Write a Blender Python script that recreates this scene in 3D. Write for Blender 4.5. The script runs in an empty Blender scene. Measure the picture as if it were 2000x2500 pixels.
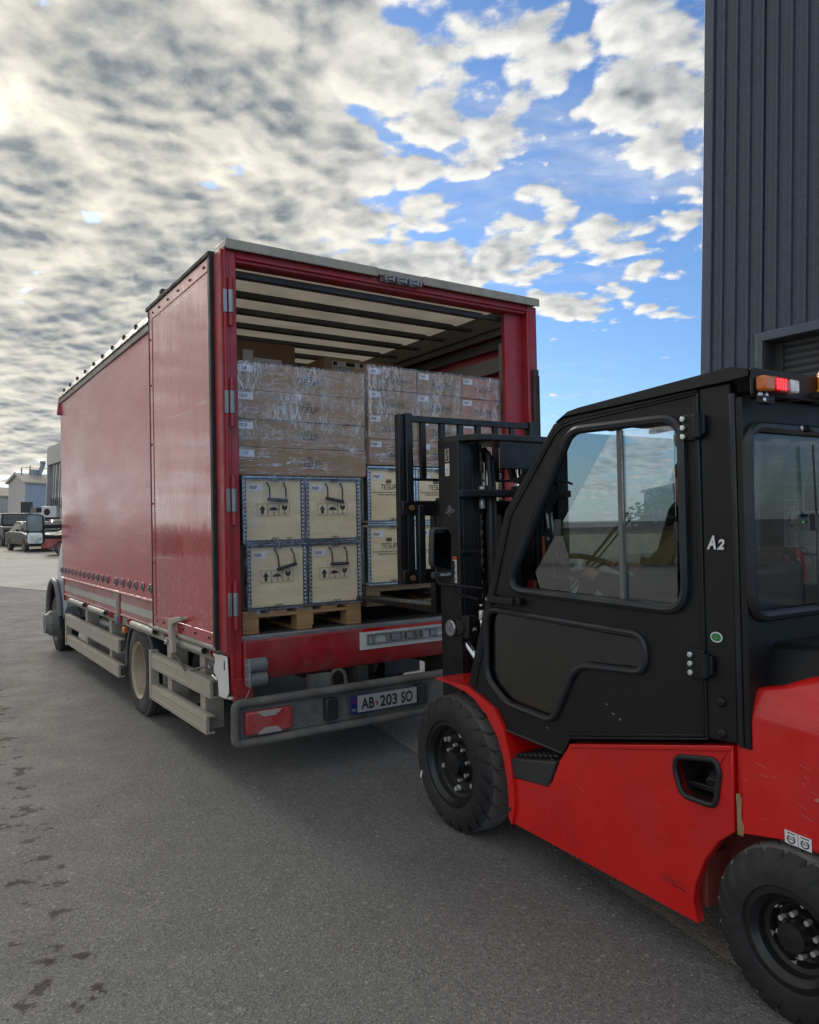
import bpy, bmesh, math, random
from math import radians as rad, sin, cos, pi
from mathutils import Vector, Matrix
from mathutils.geometry import tessellate_polygon
random.seed(7)
SC = bpy.context.scene
COL = SC.collection

# ------------------------------------------------------------------ camera
RO, PI_ = rad(1.178), rad(0.95)
cd = bpy.data.cameras.new('camera'); cam = bpy.data.objects.new('camera', cd); COL.objects.link(cam)
cd.sensor_fit = 'HORIZONTAL'; cd.sensor_width = 36; cd.lens = 1874/2000*36
cd.clip_start = .05; cd.clip_end = 3000
_up = Vector((0, -sin(PI_), cos(PI_))); _r = Vector((1, 0, 0))
cx = cos(RO)*_r - sin(RO)*_up; cy = sin(RO)*_r + cos(RO)*_up; cz = -Vector((0, cos(PI_), sin(PI_)))
m = Matrix((cx, cy, cz)).transposed().to_4x4(); m.translation = (0, 0, 1.55)
cam.matrix_world = m
SC.camera = cam
SC.render.resolution_x = 819; SC.render.resolution_y = 1024

# ------------------------------------------------------------------ sky + sun
SUN_EL, SUN_AZ = rad(26), rad(-33)            # azimuth from +Y, clockwise
sdir = Vector((sin(SUN_AZ)*cos(SUN_EL), cos(SUN_AZ)*cos(SUN_EL), sin(SUN_EL)))
W = bpy.data.worlds.new('World'); SC.world = W; W.use_nodes = True
nt = W.node_tree; nt.nodes.clear()
def N(tree, typ, **kw):
    n = tree.nodes.new(typ)
    for k, v in kw.items():
        if k.startswith('i_'):
            key = k[2:]; key = int(key) if key.isdigit() else key.replace('_', ' ')
            n.inputs[key].default_value = v
        else: setattr(n, k, v)
    return n
def math_(t, op, a, b=None, c=None, clamp=False):
    n = t.nodes.new('ShaderNodeMath'); n.operation = op; n.use_clamp = clamp
    for i, v in enumerate((a, b, c)):
        if v is None: continue
        if isinstance(v, (int, float)): n.inputs[i].default_value = v
        else: t.links.new(v, n.inputs[i])
    return n.outputs[0]
def vmath(t, op, a, b=None):
    n = t.nodes.new('ShaderNodeVectorMath'); n.operation = op
    for i, v in enumerate((a, b)):
        if v is None: continue
        if isinstance(v, (tuple, list, Vector)): n.inputs[i].default_value = tuple(v)
        else: t.links.new(v, n.inputs[i])
    return n
def mixc(t, f, a, b, mode='MIX'):
    n = t.nodes.new('ShaderNodeMix'); n.data_type = 'RGBA'; n.blend_type = mode
    for s, v in ((n.inputs[0], f), (n.inputs[6], a), (n.inputs[7], b)):
        if isinstance(v, (int, float)): s.default_value = v
        elif isinstance(v, (tuple, list)): s.default_value = (*v, 1) if len(v) == 3 else v
        else: t.links.new(v, s)
    return n.outputs[2]
def mrange(t, v, a, b, c, d, smooth=True):
    n = t.nodes.new('ShaderNodeMapRange'); n.interpolation_type = 'SMOOTHSTEP' if smooth else 'LINEAR'
    t.links.new(v, n.inputs[0])
    for i, x in enumerate((a, b, c, d)): n.inputs[i+1].default_value = x
    return n.outputs[0]
def build_sky():
    t = nt; L = t.links.new
    tc = N(t, 'ShaderNodeTexCoord'); d = tc.outputs['Generated']
    sx = N(t, 'ShaderNodeSeparateXYZ'); L(d, sx.inputs[0]); X, Y, Z = sx.outputs
    zc = math_(t, 'ADD', math_(t, 'MAXIMUM', Z, 0.0), .20)
    px, py = math_(t, 'DIVIDE', X, zc), math_(t, 'DIVIDE', Y, zc)
    cb = N(t, 'ShaderNodeCombineXYZ'); L(px, cb.inputs[0]); L(py, cb.inputs[1]); p = cb.outputs[0]
    def noise(v, s, det=8, ro=.55, dist=.0, off=(0, 0, 0)):
        a = vmath(t, 'ADD', v, off).outputs[0]
        n = N(t, 'ShaderNodeTexNoise', i_Scale=s, i_Detail=det, i_Roughness=ro, i_Distortion=dist)
        L(a, n.inputs['Vector']); return n.outputs['Fac']
    so = Vector((sdir.x, sdir.y, 0)).normalized()
    az = math_(t, 'ARCTAN2', X, Y)                    # 0 ahead, + right
    el = math_(t, 'ARCSINE', Z)
    wn = N(t, 'ShaderNodeTexNoise', i_Scale=3.0, i_Detail=4, i_Roughness=.55); L(p, wn.inputs['Vector'])
    wp = vmath(t, 'SCALE', vmath(t, 'SUBTRACT', wn.outputs['Color'], (.5, .5, .5)).outputs[0]); wp.inputs['Scale'].default_value = .24
    pw = vmath(t, 'ADD', p, wp.outputs[0]).outputs[0]
    def field(off):
        q = vmath(t, 'ADD', pw, off).outputs[0]
        v1 = N(t, 'ShaderNodeTexVoronoi', i_Scale=7.0, feature='SMOOTH_F1', i_Smoothness=.55, voronoi_dimensions='2D'); L(q, v1.inputs['Vector'])
        v2 = N(t, 'ShaderNodeTexVoronoi', i_Scale=19.0, feature='SMOOTH_F1', i_Smoothness=.5, voronoi_dimensions='2D'); L(q, v2.inputs['Vector'])
        f = noise(p, 3.9, 11, .60, .1, tuple(Vector(off)+Vector((5.7, 2.2, 1.3))))
        g = math_(t, 'ADD', math_(t, 'MULTIPLY', v1.outputs['Distance'], -.32), math_(t, 'MULTIPLY', v2.outputs['Distance'], -.17))
        return math_(t, 'ADD', math_(t, 'ADD', f, g), .205)
    nA = field((0, 0, 0)); nB = field(tuple(so*.026))
    big = noise(p, .8, 3, .5, 0, (9.2, 1.1, 0))
    elc = math_(t, 'MINIMUM', math_(t, 'MAXIMUM', math_(t, 'MULTIPLY_ADD', az, .42, .115), .05), .34)
    clr = mrange(t, math_(t, 'SUBTRACT', elc, el), -.10, .10, 0, .26)
    lowclr = math_(t, 'ADD', mrange(t, el, .0, .12, .16, 0), mrange(t, az, -.12, .2, 0, .082))
    dens = math_(t, 'ADD', nA, math_(t, 'MULTIPLY', math_(t, 'SUBTRACT', big, .5), .12))
    dens = math_(t, 'SUBTRACT', dens, clr)
    dens = math_(t, 'SUBTRACT', dens, lowclr)
    dens = math_(t, 'ADD', dens, mrange(t, az, .16, -.30, -.02, .15))
    alpha = mrange(t, dens, .355, .455, 0, 1)
    wm = N(t, 'ShaderNodeMapping'); wm.inputs['Rotation'].default_value = (0, 0, .9); wm.inputs['Scale'].default_value = (.55, 2.2, 1); L(pw, wm.inputs[0])
    alpha = math_(t, 'MAXIMUM', alpha, mrange(t, noise(wm.outputs[0], 1.6, 7, .6, .3, (4.4, .7, 0)), .50, .78, 0, .60))
    lit = math_(t, 'ADD', math_(t, 'MULTIPLY', math_(t, 'SUBTRACT', nA, nB), 3.0), math_(t, 'MULTIPLY_ADD', math_(t, 'SUBTRACT', .6, nA), .5, .64), clamp=True)
    thick = mrange(t, dens, .42, .72, 0, 1)
    sd = vmath(t, 'DOT_PRODUCT', d, tuple(sdir)).outputs['Value']
    near = mrange(t, sd, .80, .99, 0, 1)
    glow = math_(t, 'POWER', math_(t, 'MAXIMUM', sd, 0.0), 300.0)
    bright = math_(t, 'SUBTRACT', lit, math_(t, 'MULTIPLY', thick, math_(t, 'ADD', .26, math_(t, 'MULTIPLY', near, .10))), clamp=True)
    warm = mixc(t, near, SKY_WHITE, tuple(a*b for a, b in zip(SKY_WHITE, (1.05, 1.0, .88))))
    cc = mixc(t, bright, SKY_GREY, warm)
    # front-lit deck behind the viewer, brightened further as added fill for rear faces
    cc = mixc(t, 1.0, cc, mixc(t, mrange(t, sd, .1, -.5, 0, 1), (1, 1, 1), SKY_BACK_FILL), 'MULTIPLY')
    gl = mixc(t, 1.0, (1.1*10, 1.02*10, .8*10), glow, 'MULTIPLY')
    glm = mixc(t, math_(t, 'SUBTRACT', 1.0, math_(t, 'MULTIPLY', thick, .85)), (0, 0, 0), gl)
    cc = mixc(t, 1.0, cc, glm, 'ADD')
    sky = N(t, 'ShaderNodeTexSky', sky_type='NISHITA', sun_disc=False, sun_elevation=SUN_EL, sun_rotation=SUN_AZ,
            air_density=1.0, dust_density=.6, ozone_density=2.5)
    sk = mixc(t, 1.0, sky.outputs[0], SKY_TINT, 'MULTIPLY')
    hz = mrange(t, el, .16, -.02, 0, .85)
    sk = mixc(t, math_(t, 'MULTIPLY', hz, mrange(t, az, .45, -.2, .45, 1)), sk, SKY_HAZE)
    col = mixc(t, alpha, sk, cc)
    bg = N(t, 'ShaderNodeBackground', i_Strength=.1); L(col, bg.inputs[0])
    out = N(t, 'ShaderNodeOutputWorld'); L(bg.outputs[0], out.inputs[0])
SKY_BACK_FILL = (1.7, 1.68, 1.64); SKY_GREY = (1.75, 2.0, 2.25); SKY_WHITE = (7.3, 7.2, 6.9); SKY_TINT = (.66, .86, 1.10); SKY_HAZE = (4.3, 5.1, 5.7)
build_sky()
sl = bpy.data.lights.new('sun', 'SUN'); sl.energy = 1.5; sl.angle = rad(24); sl.color = (1, .94, .84)
so_ = bpy.data.objects.new('sun', sl); COL.objects.link(so_)
so_.rotation_euler = (-sdir).to_track_quat('-Z', 'Y').to_euler()
so_.location = (0, 0, 30)
vs = SC.view_settings; vs.view_transform = 'Standard'; vs.look = 'None'; vs.exposure = 0.5; vs.gamma = 1; vs.use_curve_mapping = False
SC.render.engine = 'CYCLES'
SC.cycles.max_bounces = 8; SC.cycles.transparent_max_bounces = 16

# ------------------------------------------------------------------ materials
MATS = {}
def mat(name, col, rough=.5, metal=0., var=.12, vs_=3., bump=0., bs=40., dust=None, dcol=(.32, .29, .25), dscale=2.2, spec=.5,
        coat=0., col2=None, c2t=.55, c2s=4., stretch=(1, 1, 1), bstretch=(1, 1, 1), emit=None, rvar=.1, detail=6):
    if name in MATS: return MATS[name]
    mt = bpy.data.materials.new(name); mt.use_nodes = True; t = mt.node_tree; L = t.links.new
    b = t.nodes['Principled BSDF']
    tc = N(t, 'ShaderNodeTexCoord'); O = tc.outputs['Object']
    mp = N(t, 'ShaderNodeMapping'); mp.inputs['Scale'].default_value = stretch; L(O, mp.inputs[0])
    n1 = N(t, 'ShaderNodeTexNoise', i_Scale=vs_, i_Detail=detail, i_Roughness=.6); L(mp.outputs[0], n1.inputs['Vector'])
    f = mrange(t, n1.outputs['Fac'], .3, .7, 0, 1)
    lo = tuple(c*(1-var) for c in col); hi = tuple(min(1, c*(1+var)) for c in col)
    c = mixc(t, f, lo, hi)
    if col2 is not None:
        n2 = N(t, 'ShaderNodeTexNoise', i_Scale=c2s, i_Detail=8, i_Roughness=.65); L(mp.outputs[0], n2.inputs['Vector'])
        c = mixc(t, mrange(t, n2.outputs['Fac'], c2t, c2t+.06, 0, 1), c, col2)
    if dust is not None:
        n3 = N(t, 'ShaderNodeTexNoise', i_Scale=dscale, i_Detail=9, i_Roughness=.68); L(O, n3.inputs['Vector'])
        c = mixc(t, mrange(t, n3.outputs['Fac'], .35, .75, 0, dust), c, dcol)
    L(c, b.inputs['Base Color'])
    n4 = N(t, 'ShaderNodeTexNoise', i_Scale=vs_*2.3, i_Detail=5); L(O, n4.inputs['Vector'])
    L(mrange(t, n4.outputs['Fac'], .3, .7, max(.02, rough-rvar), min(1, rough+rvar)), b.inputs['Roughness'])
    b.inputs['Metallic'].default_value = metal; b.inputs['Specular IOR Level'].default_value = spec
    if coat: b.inputs['Coat Weight'].default_value = coat; b.inputs['Coat Roughness'].default_value = .06
    if bump:
        mb_ = N(t, 'ShaderNodeMapping'); mb_.inputs['Scale'].default_value = bstretch; L(O, mb_.inputs[0])
        n5 = N(t, 'ShaderNodeTexNoise', i_Scale=bs, i_Detail=5, i_Roughness=.6); L(mb_.outputs[0], n5.inputs['Vector'])
        bp = N(t, 'ShaderNodeBump', i_Strength=min(1, bump), i_Distance=.01); L(n5.outputs['Fac'], bp.inputs['Height'])
        L(bp.outputs[0], b.inputs['Normal'])
    if emit: b.inputs['Emission Color'].default_value = (*emit[:3], 1); b.inputs['Emission Strength'].default_value = emit[3]
    MATS[name] = mt; return mt
def glass(name, tint=(.9, .95, .95), extra=.0, rough=.0):
    if name in MATS: return MATS[name]
    mt = bpy.data.materials.new(name); mt.use_nodes = True; t = mt.node_tree; t.nodes.clear(); L = t.links.new
    tr = N(t, 'ShaderNodeBsdfTransparent'); tr.inputs[0].default_value = (*tint, 1)
    gl = N(t, 'ShaderNodeBsdfGlossy', i_Roughness=rough)
    lw = N(t, 'ShaderNodeLayerWeight', i_Blend=.5)
    f = math_(t, 'ADD', math_(t, 'MULTIPLY', math_(t, 'POWER', lw.outputs['Facing'], 5.0), .9), .045+extra, clamp=True)
    mx = N(t, 'ShaderNodeMixShader'); L(f, mx.inputs[0]); L(tr.outputs[0], mx.inputs[1]); L(gl.outputs[0], mx.inputs[2])
    o = N(t, 'ShaderNodeOutputMaterial'); L(mx.outputs[0], o.inputs[0]); MATS[name] = mt; return mt
def tarp(name, col):
    mt = bpy.data.materials.new(name); mt.use_nodes = True; t = mt.node_tree; t.nodes.clear(); L = t.links.new
    tc = N(t, 'ShaderNodeTexCoord'); n = N(t, 'ShaderNodeTexNoise', i_Scale=3.0, i_Detail=8); L(tc.outputs['Object'], n.inputs['Vector'])
    c = mixc(t, mrange(t, n.outputs['Fac'], .3, .7, 0, 1), tuple(x*.8 for x in col), col)
    a = N(t, 'ShaderNodeBsdfDiffuse'); b = N(t, 'ShaderNodeBsdfTranslucent'); L(c, a.inputs[0]); L(c, b.inputs[0])
    mx = N(t, 'ShaderNodeMixShader'); mx.inputs[0].default_value = .5; L(a.outputs[0], mx.inputs[1]); L(b.outputs[0], mx.inputs[2])
    o = N(t, 'ShaderNodeOutputMaterial'); L(mx.outputs[0], o.inputs[0]); MATS[name] = mt; return mt

def curtain_mat():
    mt = bpy.data.materials.new('red_curtain'); mt.use_nodes = True; t = mt.node_tree; L = t.links.new
    b = t.nodes['Principled BSDF']; tc = N(t, 'ShaderNodeTexCoord'); O = tc.outputs['Object']
    def nz(sc, st, det=6, ro=.6, rot=0):
        mp = N(t, 'ShaderNodeMapping'); mp.inputs['Scale'].default_value = st; mp.inputs['Rotation'].default_value = (rot, 0, 0); L(O, mp.inputs[0])
        n = N(t, 'ShaderNodeTexNoise', i_Scale=sc, i_Detail=det, i_Roughness=ro); L(mp.outputs[0], n.inputs['Vector']); return n.outputs['Fac']
    c = mixc(t, mrange(t, nz(1.2, (1, .5, 1)), .3, .7, 0, 1), (.45, .028, .050), (.52, .046, .070))
    # dusty bloom with long slanting rub marks and vertical drips under the rail
    c = mixc(t, mrange(t, nz(5, (1, .16, 3.2), 8, .65, .12), .48, .78, 0, .26), c, (.60, .30, .31))
    sp = N(t, 'ShaderNodeSeparateXYZ'); L(O, sp.inputs[0])
    drip = math_(t, 'MULTIPLY', mrange(t, nz(9, (1, 1.6, .12), 6), .5, .72, 0, .55), mrange(t, sp.outputs[2], 2.1, 3.1, 0, 1))
    c = mixc(t, drip, c, (.16, .07, .065))
    c = mixc(t, mrange(t, nz(3, (1, .5, 1), 9, .7), .35, .85, .05, .26), c, (.52, .22, .24))
    L(c, b.inputs['Base Color'])
    L(mrange(t, nz(2.5, (1, .4, 1.5)), .3, .7, .24, .36), b.inputs['Roughness']); b.inputs['Coat Weight'].default_value = .5; b.inputs['Coat Roughness'].default_value = .28
    w = math_(t, 'ADD', nz(3.2, (1, .22, 1.8), 5, .6, .1), math_(t, 'MULTIPLY', nz(300, (1, 1, 1), 2), .04))
    bp = N(t, 'ShaderNodeBump', i_Strength=.22, i_Distance=.02); L(w, bp.inputs['Height']); L(bp.outputs[0], b.inputs['Normal'])
    MATS['red_curtain'] = mt
    # glossy rear door with scratches and chips
    mt = bpy.data.materials.new('red_door'); mt.use_nodes = True; t = mt.node_tree; L = t.links.new
    b = t.nodes['Principled BSDF']; tc = N(t, 'ShaderNodeTexCoord'); O = tc.outputs['Object']
    sp = N(t, 'ShaderNodeSeparateXYZ'); L(O, sp.inputs[0])
    c = mixc(t, mrange(t, nz2(t, O, 2, (1, 1, .3)), .3, .7, 0, 1), (.42, .012, .022), (.52, .022, .034))
    c = mixc(t, mrange(t, nz2(t, O, 30, (1, 1, .03), 3), .58, .74, 0, .16), c, (.62, .3, .28))
    low = mrange(t, sp.outputs[2], 2.0, .9, .0, .09, False)
    chips = math_(t, 'GREATER_THAN', math_(t, 'ADD', nz2(t, O, 60, (1, 1, .35), 3), low), .735)
    c = mixc(t, chips, c, (.62, .6, .58))
    c = mixc(t, mrange(t, nz2(t, O, 12, (1, .05, 1), 4, .9), .64, .67, 0, .5), c, (.5, .3, .28))
    L(c, b.inputs['Base Color']); b.inputs['Coat Weight'].default_value = 1.0; b.inputs['Coat Roughness'].default_value = .07
    L(mrange(t, nz2(t, O, 3, (1, 1, 1)), .3, .7, .18, .36), b.inputs['Roughness'])
    bp = N(t, 'ShaderNodeBump', i_Strength=.12, i_Distance=.02); L(nz2(t, O, 6, (1, 1, .25), 3), bp.inputs['Height']); L(bp.outputs[0], b.inputs['Normal'])
    L(bp.outputs[0], b.inputs['Coat Normal'])
    MATS['red_door'] = mt
def nz2(t, O, sc, st=(1, 1, 1), det=6, rot=0):
    mp = N(t, 'ShaderNodeMapping'); mp.inputs['Scale'].default_value = st; mp.inputs['Rotation'].default_value = (rot, 0, 0); t.links.new(O, mp.inputs[0])
    n = N(t, 'ShaderNodeTexNoise', i_Scale=sc, i_Detail=det, i_Roughness=.6); t.links.new(mp.outputs[0], n.inputs['Vector']); return n.outputs['Fac']
curtain_mat()

def ground_mat(name, base, hi, stain, kind):
    mt = bpy.data.materials.new(name); mt.use_nodes = True; t = mt.node_tree; L = t.links.new
    b = t.nodes['Principled BSDF']; tc = N(t, 'ShaderNodeTexCoord'); O = tc.outputs['Object']
    n = lambda s, st=(1, 1, 1), d=6, r=0: nz2(t, O, s, st, d)
    c = mixc(t, mrange(t, n(.5), .3, .7, 0, 1), base, hi)
    c = mixc(t, mrange(t, n(2.2, (1, 1, 1), 8), .35, .75, 0, .22), c, tuple(x*.75 for x in base))
    # aggregate: pale and dark grains
    vo = N(t, 'ShaderNodeTexVoronoi', i_Scale=125.0); L(O, vo.inputs['Vector'])
    sp = N(t, 'ShaderNodeSeparateColor'); L(vo.outputs['Color'], sp.inputs[0])
    c = mixc(t, mrange(t, sp.outputs[0], .60, 1, 0, .42), c, tuple(min(1, x*2.1) for x in hi))
    c = mixc(t, mrange(t, sp.outputs[1], .70, 1, 0, .55), c, tuple(x*.42 for x in base))
    vo2 = N(t, 'ShaderNodeTexVoronoi', i_Scale=24.0); L(O, vo2.inputs['Vector'])
    sp2 = N(t, 'ShaderNodeSeparateColor'); L(vo2.outputs['Color'], sp2.inputs[0])
    c = mixc(t, math_(t, 'MULTIPLY', mrange(t, sp2.outputs[2], .955, .975, 0, .5), mrange(t, math_(t, 'ADD', vo2.outputs['Distance'], math_(t, 'MULTIPLY', math_(t, 'SUBTRACT', n(70), .5), .5)), .27, .12, 0, 1)), c, (.40, .39, .36))
    if kind == 'asphalt':
        # worn tar patches running in a strip along the left of the yard
        spx = N(t, 'ShaderNodeSeparateXYZ'); L(O, spx.inputs[0])
        a = math_(t, 'ADD', math_(t, 'MULTIPLY', spx.outputs[0], .862), math_(t, 'MULTIPLY', spx.outputs[1], .507))
        band = math_(t, 'ABSOLUTE', math_(t, 'SUBTRACT', a, .29))
        bandm = mrange(t, band, .26, .03, 0, 1)
        st = mrange(t, math_(t, 'ADD', math_(t, 'MULTIPLY', bandm, .17), n(8, (1, 1, 1), 9)), .695, .765, 0, .85)
        c = mixc(t, st, c, stain)
        c = mixc(t, mrange(t, n(.25, (1, .6, 1), 4), .45, .8, 0, .30), c, (.19, .18, .16))
    L(c, b.inputs['Base Color'])
    L(mrange(t, n(3), .3, .7, .78, .92), b.inputs['Roughness']); b.inputs['Specular IOR Level'].default_value = .3
    h = math_(t, 'ADD', vo.outputs['Distance'], math_(t, 'MULTIPLY', n(26, (1, 1, 1), 6), 1.6))
    bp = N(t, 'ShaderNodeBump', i_Strength=.7, i_Distance=.006); L(h, bp.inputs['Height']); L(bp.outputs[0], b.inputs['Normal'])
    MATS[name] = mt; return mt
ground_mat('asphalt', (.142, .139, .132), (.176, .172, .162), (.030, .025, .021), 'asphalt')
ground_mat('concrete', (.23, .215, .19), (.31, .29, .26), (.1, .1, .1), 'concrete')
ground_mat('dusty_yard', (.36, .335, .29), (.48, .45, .40), (.1, .1, .1), 'yard')

def film_mat(name, kk, a0):
    mt = bpy.data.materials.new(name); mt.use_nodes = True; t = mt.node_tree; t.nodes.clear(); L = t.links.new
    tc = N(t, 'ShaderNodeTexCoord'); O = tc.outputs['Object']
    sp = N(t, 'ShaderNodeSeparateXYZ'); L(O, sp.inputs[0])
    def streak(sc, st, roty, lo, hi):
        mp = N(t, 'ShaderNodeMapping'); mp.inputs['Rotation'].default_value = (0, roty, 0); L(O, mp.inputs[0])
        mp2 = N(t, 'ShaderNodeMapping'); mp2.inputs['Scale'].default_value = st; L(mp.outputs[0], mp2.inputs[0])
        n = N(t, 'ShaderNodeTexNoise', i_Scale=sc, i_Detail=4, i_Roughness=.7, i_Distortion=.25); L(mp2.outputs[0], n.inputs['Vector'])
        ridge = math_(t, 'ABSOLUTE', math_(t, 'SUBTRACT', n.outputs['Fac'], .5))
        return mrange(t, ridge, lo, hi, 1, 0), n.outputs['Fac']
    v1, f1 = streak(26, (1, 1, .10), .12, .0, .045)
    v2, f2 = streak(24, (1, 1, .16), -.45, .0, .035)
    h1, f3 = streak(30, (.09, 1, 1), .03, .0, .04)
    big = nz2(t, O, 2.6, (1, 1, 1), 4)
    up = mrange(t, sp.outputs[2], 1.10, 1.45, 0, 1)               # upright gathers near the top, level bands lower down
    vv = math_(t, 'MULTIPLY', math_(t, 'MAXIMUM', v1, v2), mrange(t, big, .40, .6, .1, 1))
    hh = math_(t, 'MULTIPLY', h1, mrange(t, big, .62, .42, .15, .9))
    mpl = mixc(t, up, hh, math_(t, 'MAXIMUM', vv, math_(t, 'MULTIPLY', hh, .5)))
    a = math_(t, 'ADD', math_(t, 'MULTIPLY', mpl, kk), a0, clamp=True)
    tr = N(t, 'ShaderNodeBsdfTransparent'); tr.inputs[0].default_value = (.97, .97, .98, 1)
    gl = N(t, 'ShaderNodeBsdfGlossy', i_Roughness=.22); gl.inputs[0].default_value = (.95, .96, 1, 1)
    df = N(t, 'ShaderNodeBsdfTranslucent'); df.inputs[0].default_value = (.85, .87, .9, 1)
    df2 = N(t, 'ShaderNodeBsdfDiffuse'); df2.inputs[0].default_value = (.85, .87, .9, 1)
    bp = N(t, 'ShaderNodeBump', i_Strength=.8, i_Distance=.01); L(math_(t, 'ADD', f1, f2), bp.inputs['Height']); L(bp.outputs[0], gl.inputs['Normal'])
    m0 = N(t, 'ShaderNodeMixShader', i_0=.35); L(df2.outputs[0], m0.inputs[1]); L(df.outputs[0], m0.inputs[2])
    m1 = N(t, 'ShaderNodeMixShader', i_0=.5); L(m0.outputs[0], m1.inputs[1]); L(gl.outputs[0], m1.inputs[2])
    m2 = N(t, 'ShaderNodeMixShader'); L(a, m2.inputs[0]); L(tr.outputs[0], m2.inputs[1]); L(m1.outputs[0], m2.inputs[2])
    o = N(t, 'ShaderNodeOutputMaterial'); L(m2.outputs[0], o.inputs[0]); MATS[name] = mt
film_mat('stretch_film', .54, .045); film_mat('thin_film', .22, .02)
def plywood_mat(name, col, ring=(.30, .17, .08)):
    mt = bpy.data.materials.new(name); mt.use_nodes = True; t = mt.node_tree; L = t.links.new
    b = t.nodes['Principled BSDF']; tc = N(t, 'ShaderNodeTexCoord'); O = tc.outputs['Object']
    oi = N(t, 'ShaderNodeObjectInfo'); of = vmath(t, 'SCALE', (7, 3, 5)); L(oi.outputs['Random'], of.inputs['Scale'])
    P = vmath(t, 'ADD', O, of.outputs[0]).outputs[0]
    c = mixc(t, mrange(t, nz2(t, P, 14, (.12, 1, 1), 6), .3, .7, 0, 1), tuple(x*.86 for x in col), tuple(min(1, x*1.1) for x in col))
    c = mixc(t, mrange(t, nz2(t, P, 1.7, (1, 1, 2), 3), .4, .75, 0, .4), c, tuple(x*f for x, f in zip(col, (.86, .78, .62))))
    vo = N(t, 'ShaderNodeTexVoronoi', i_Scale=3.3); mp = N(t, 'ShaderNodeMapping'); mp.inputs['Scale'].default_value = (.7, 1, 1.2); L(P, mp.inputs[0]); L(mp.outputs[0], vo.inputs['Vector'])
    c = mixc(t, mrange(t, vo.outputs['Distance'], .075, .03, 0, .7), c, ring)
    L(c, b.inputs['Base Color']); b.inputs['Roughness'].default_value = .6
    bp = N(t, 'ShaderNodeBump', i_Strength=.15, i_Distance=.004); L(nz2(t, P, 40, (.1, 1, 1), 4), bp.inputs['Height']); L(bp.outputs[0], b.inputs['Normal'])
    MATS[name] = mt
plywood_mat('plywood', (.82, .70, .46))
plywood_mat('pallet_wood', (.44, .26, .12), (.12, .06, .03))
plywood_mat('old_pallet_wood', (.22, .15, .095), (.08, .05, .03))

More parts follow.
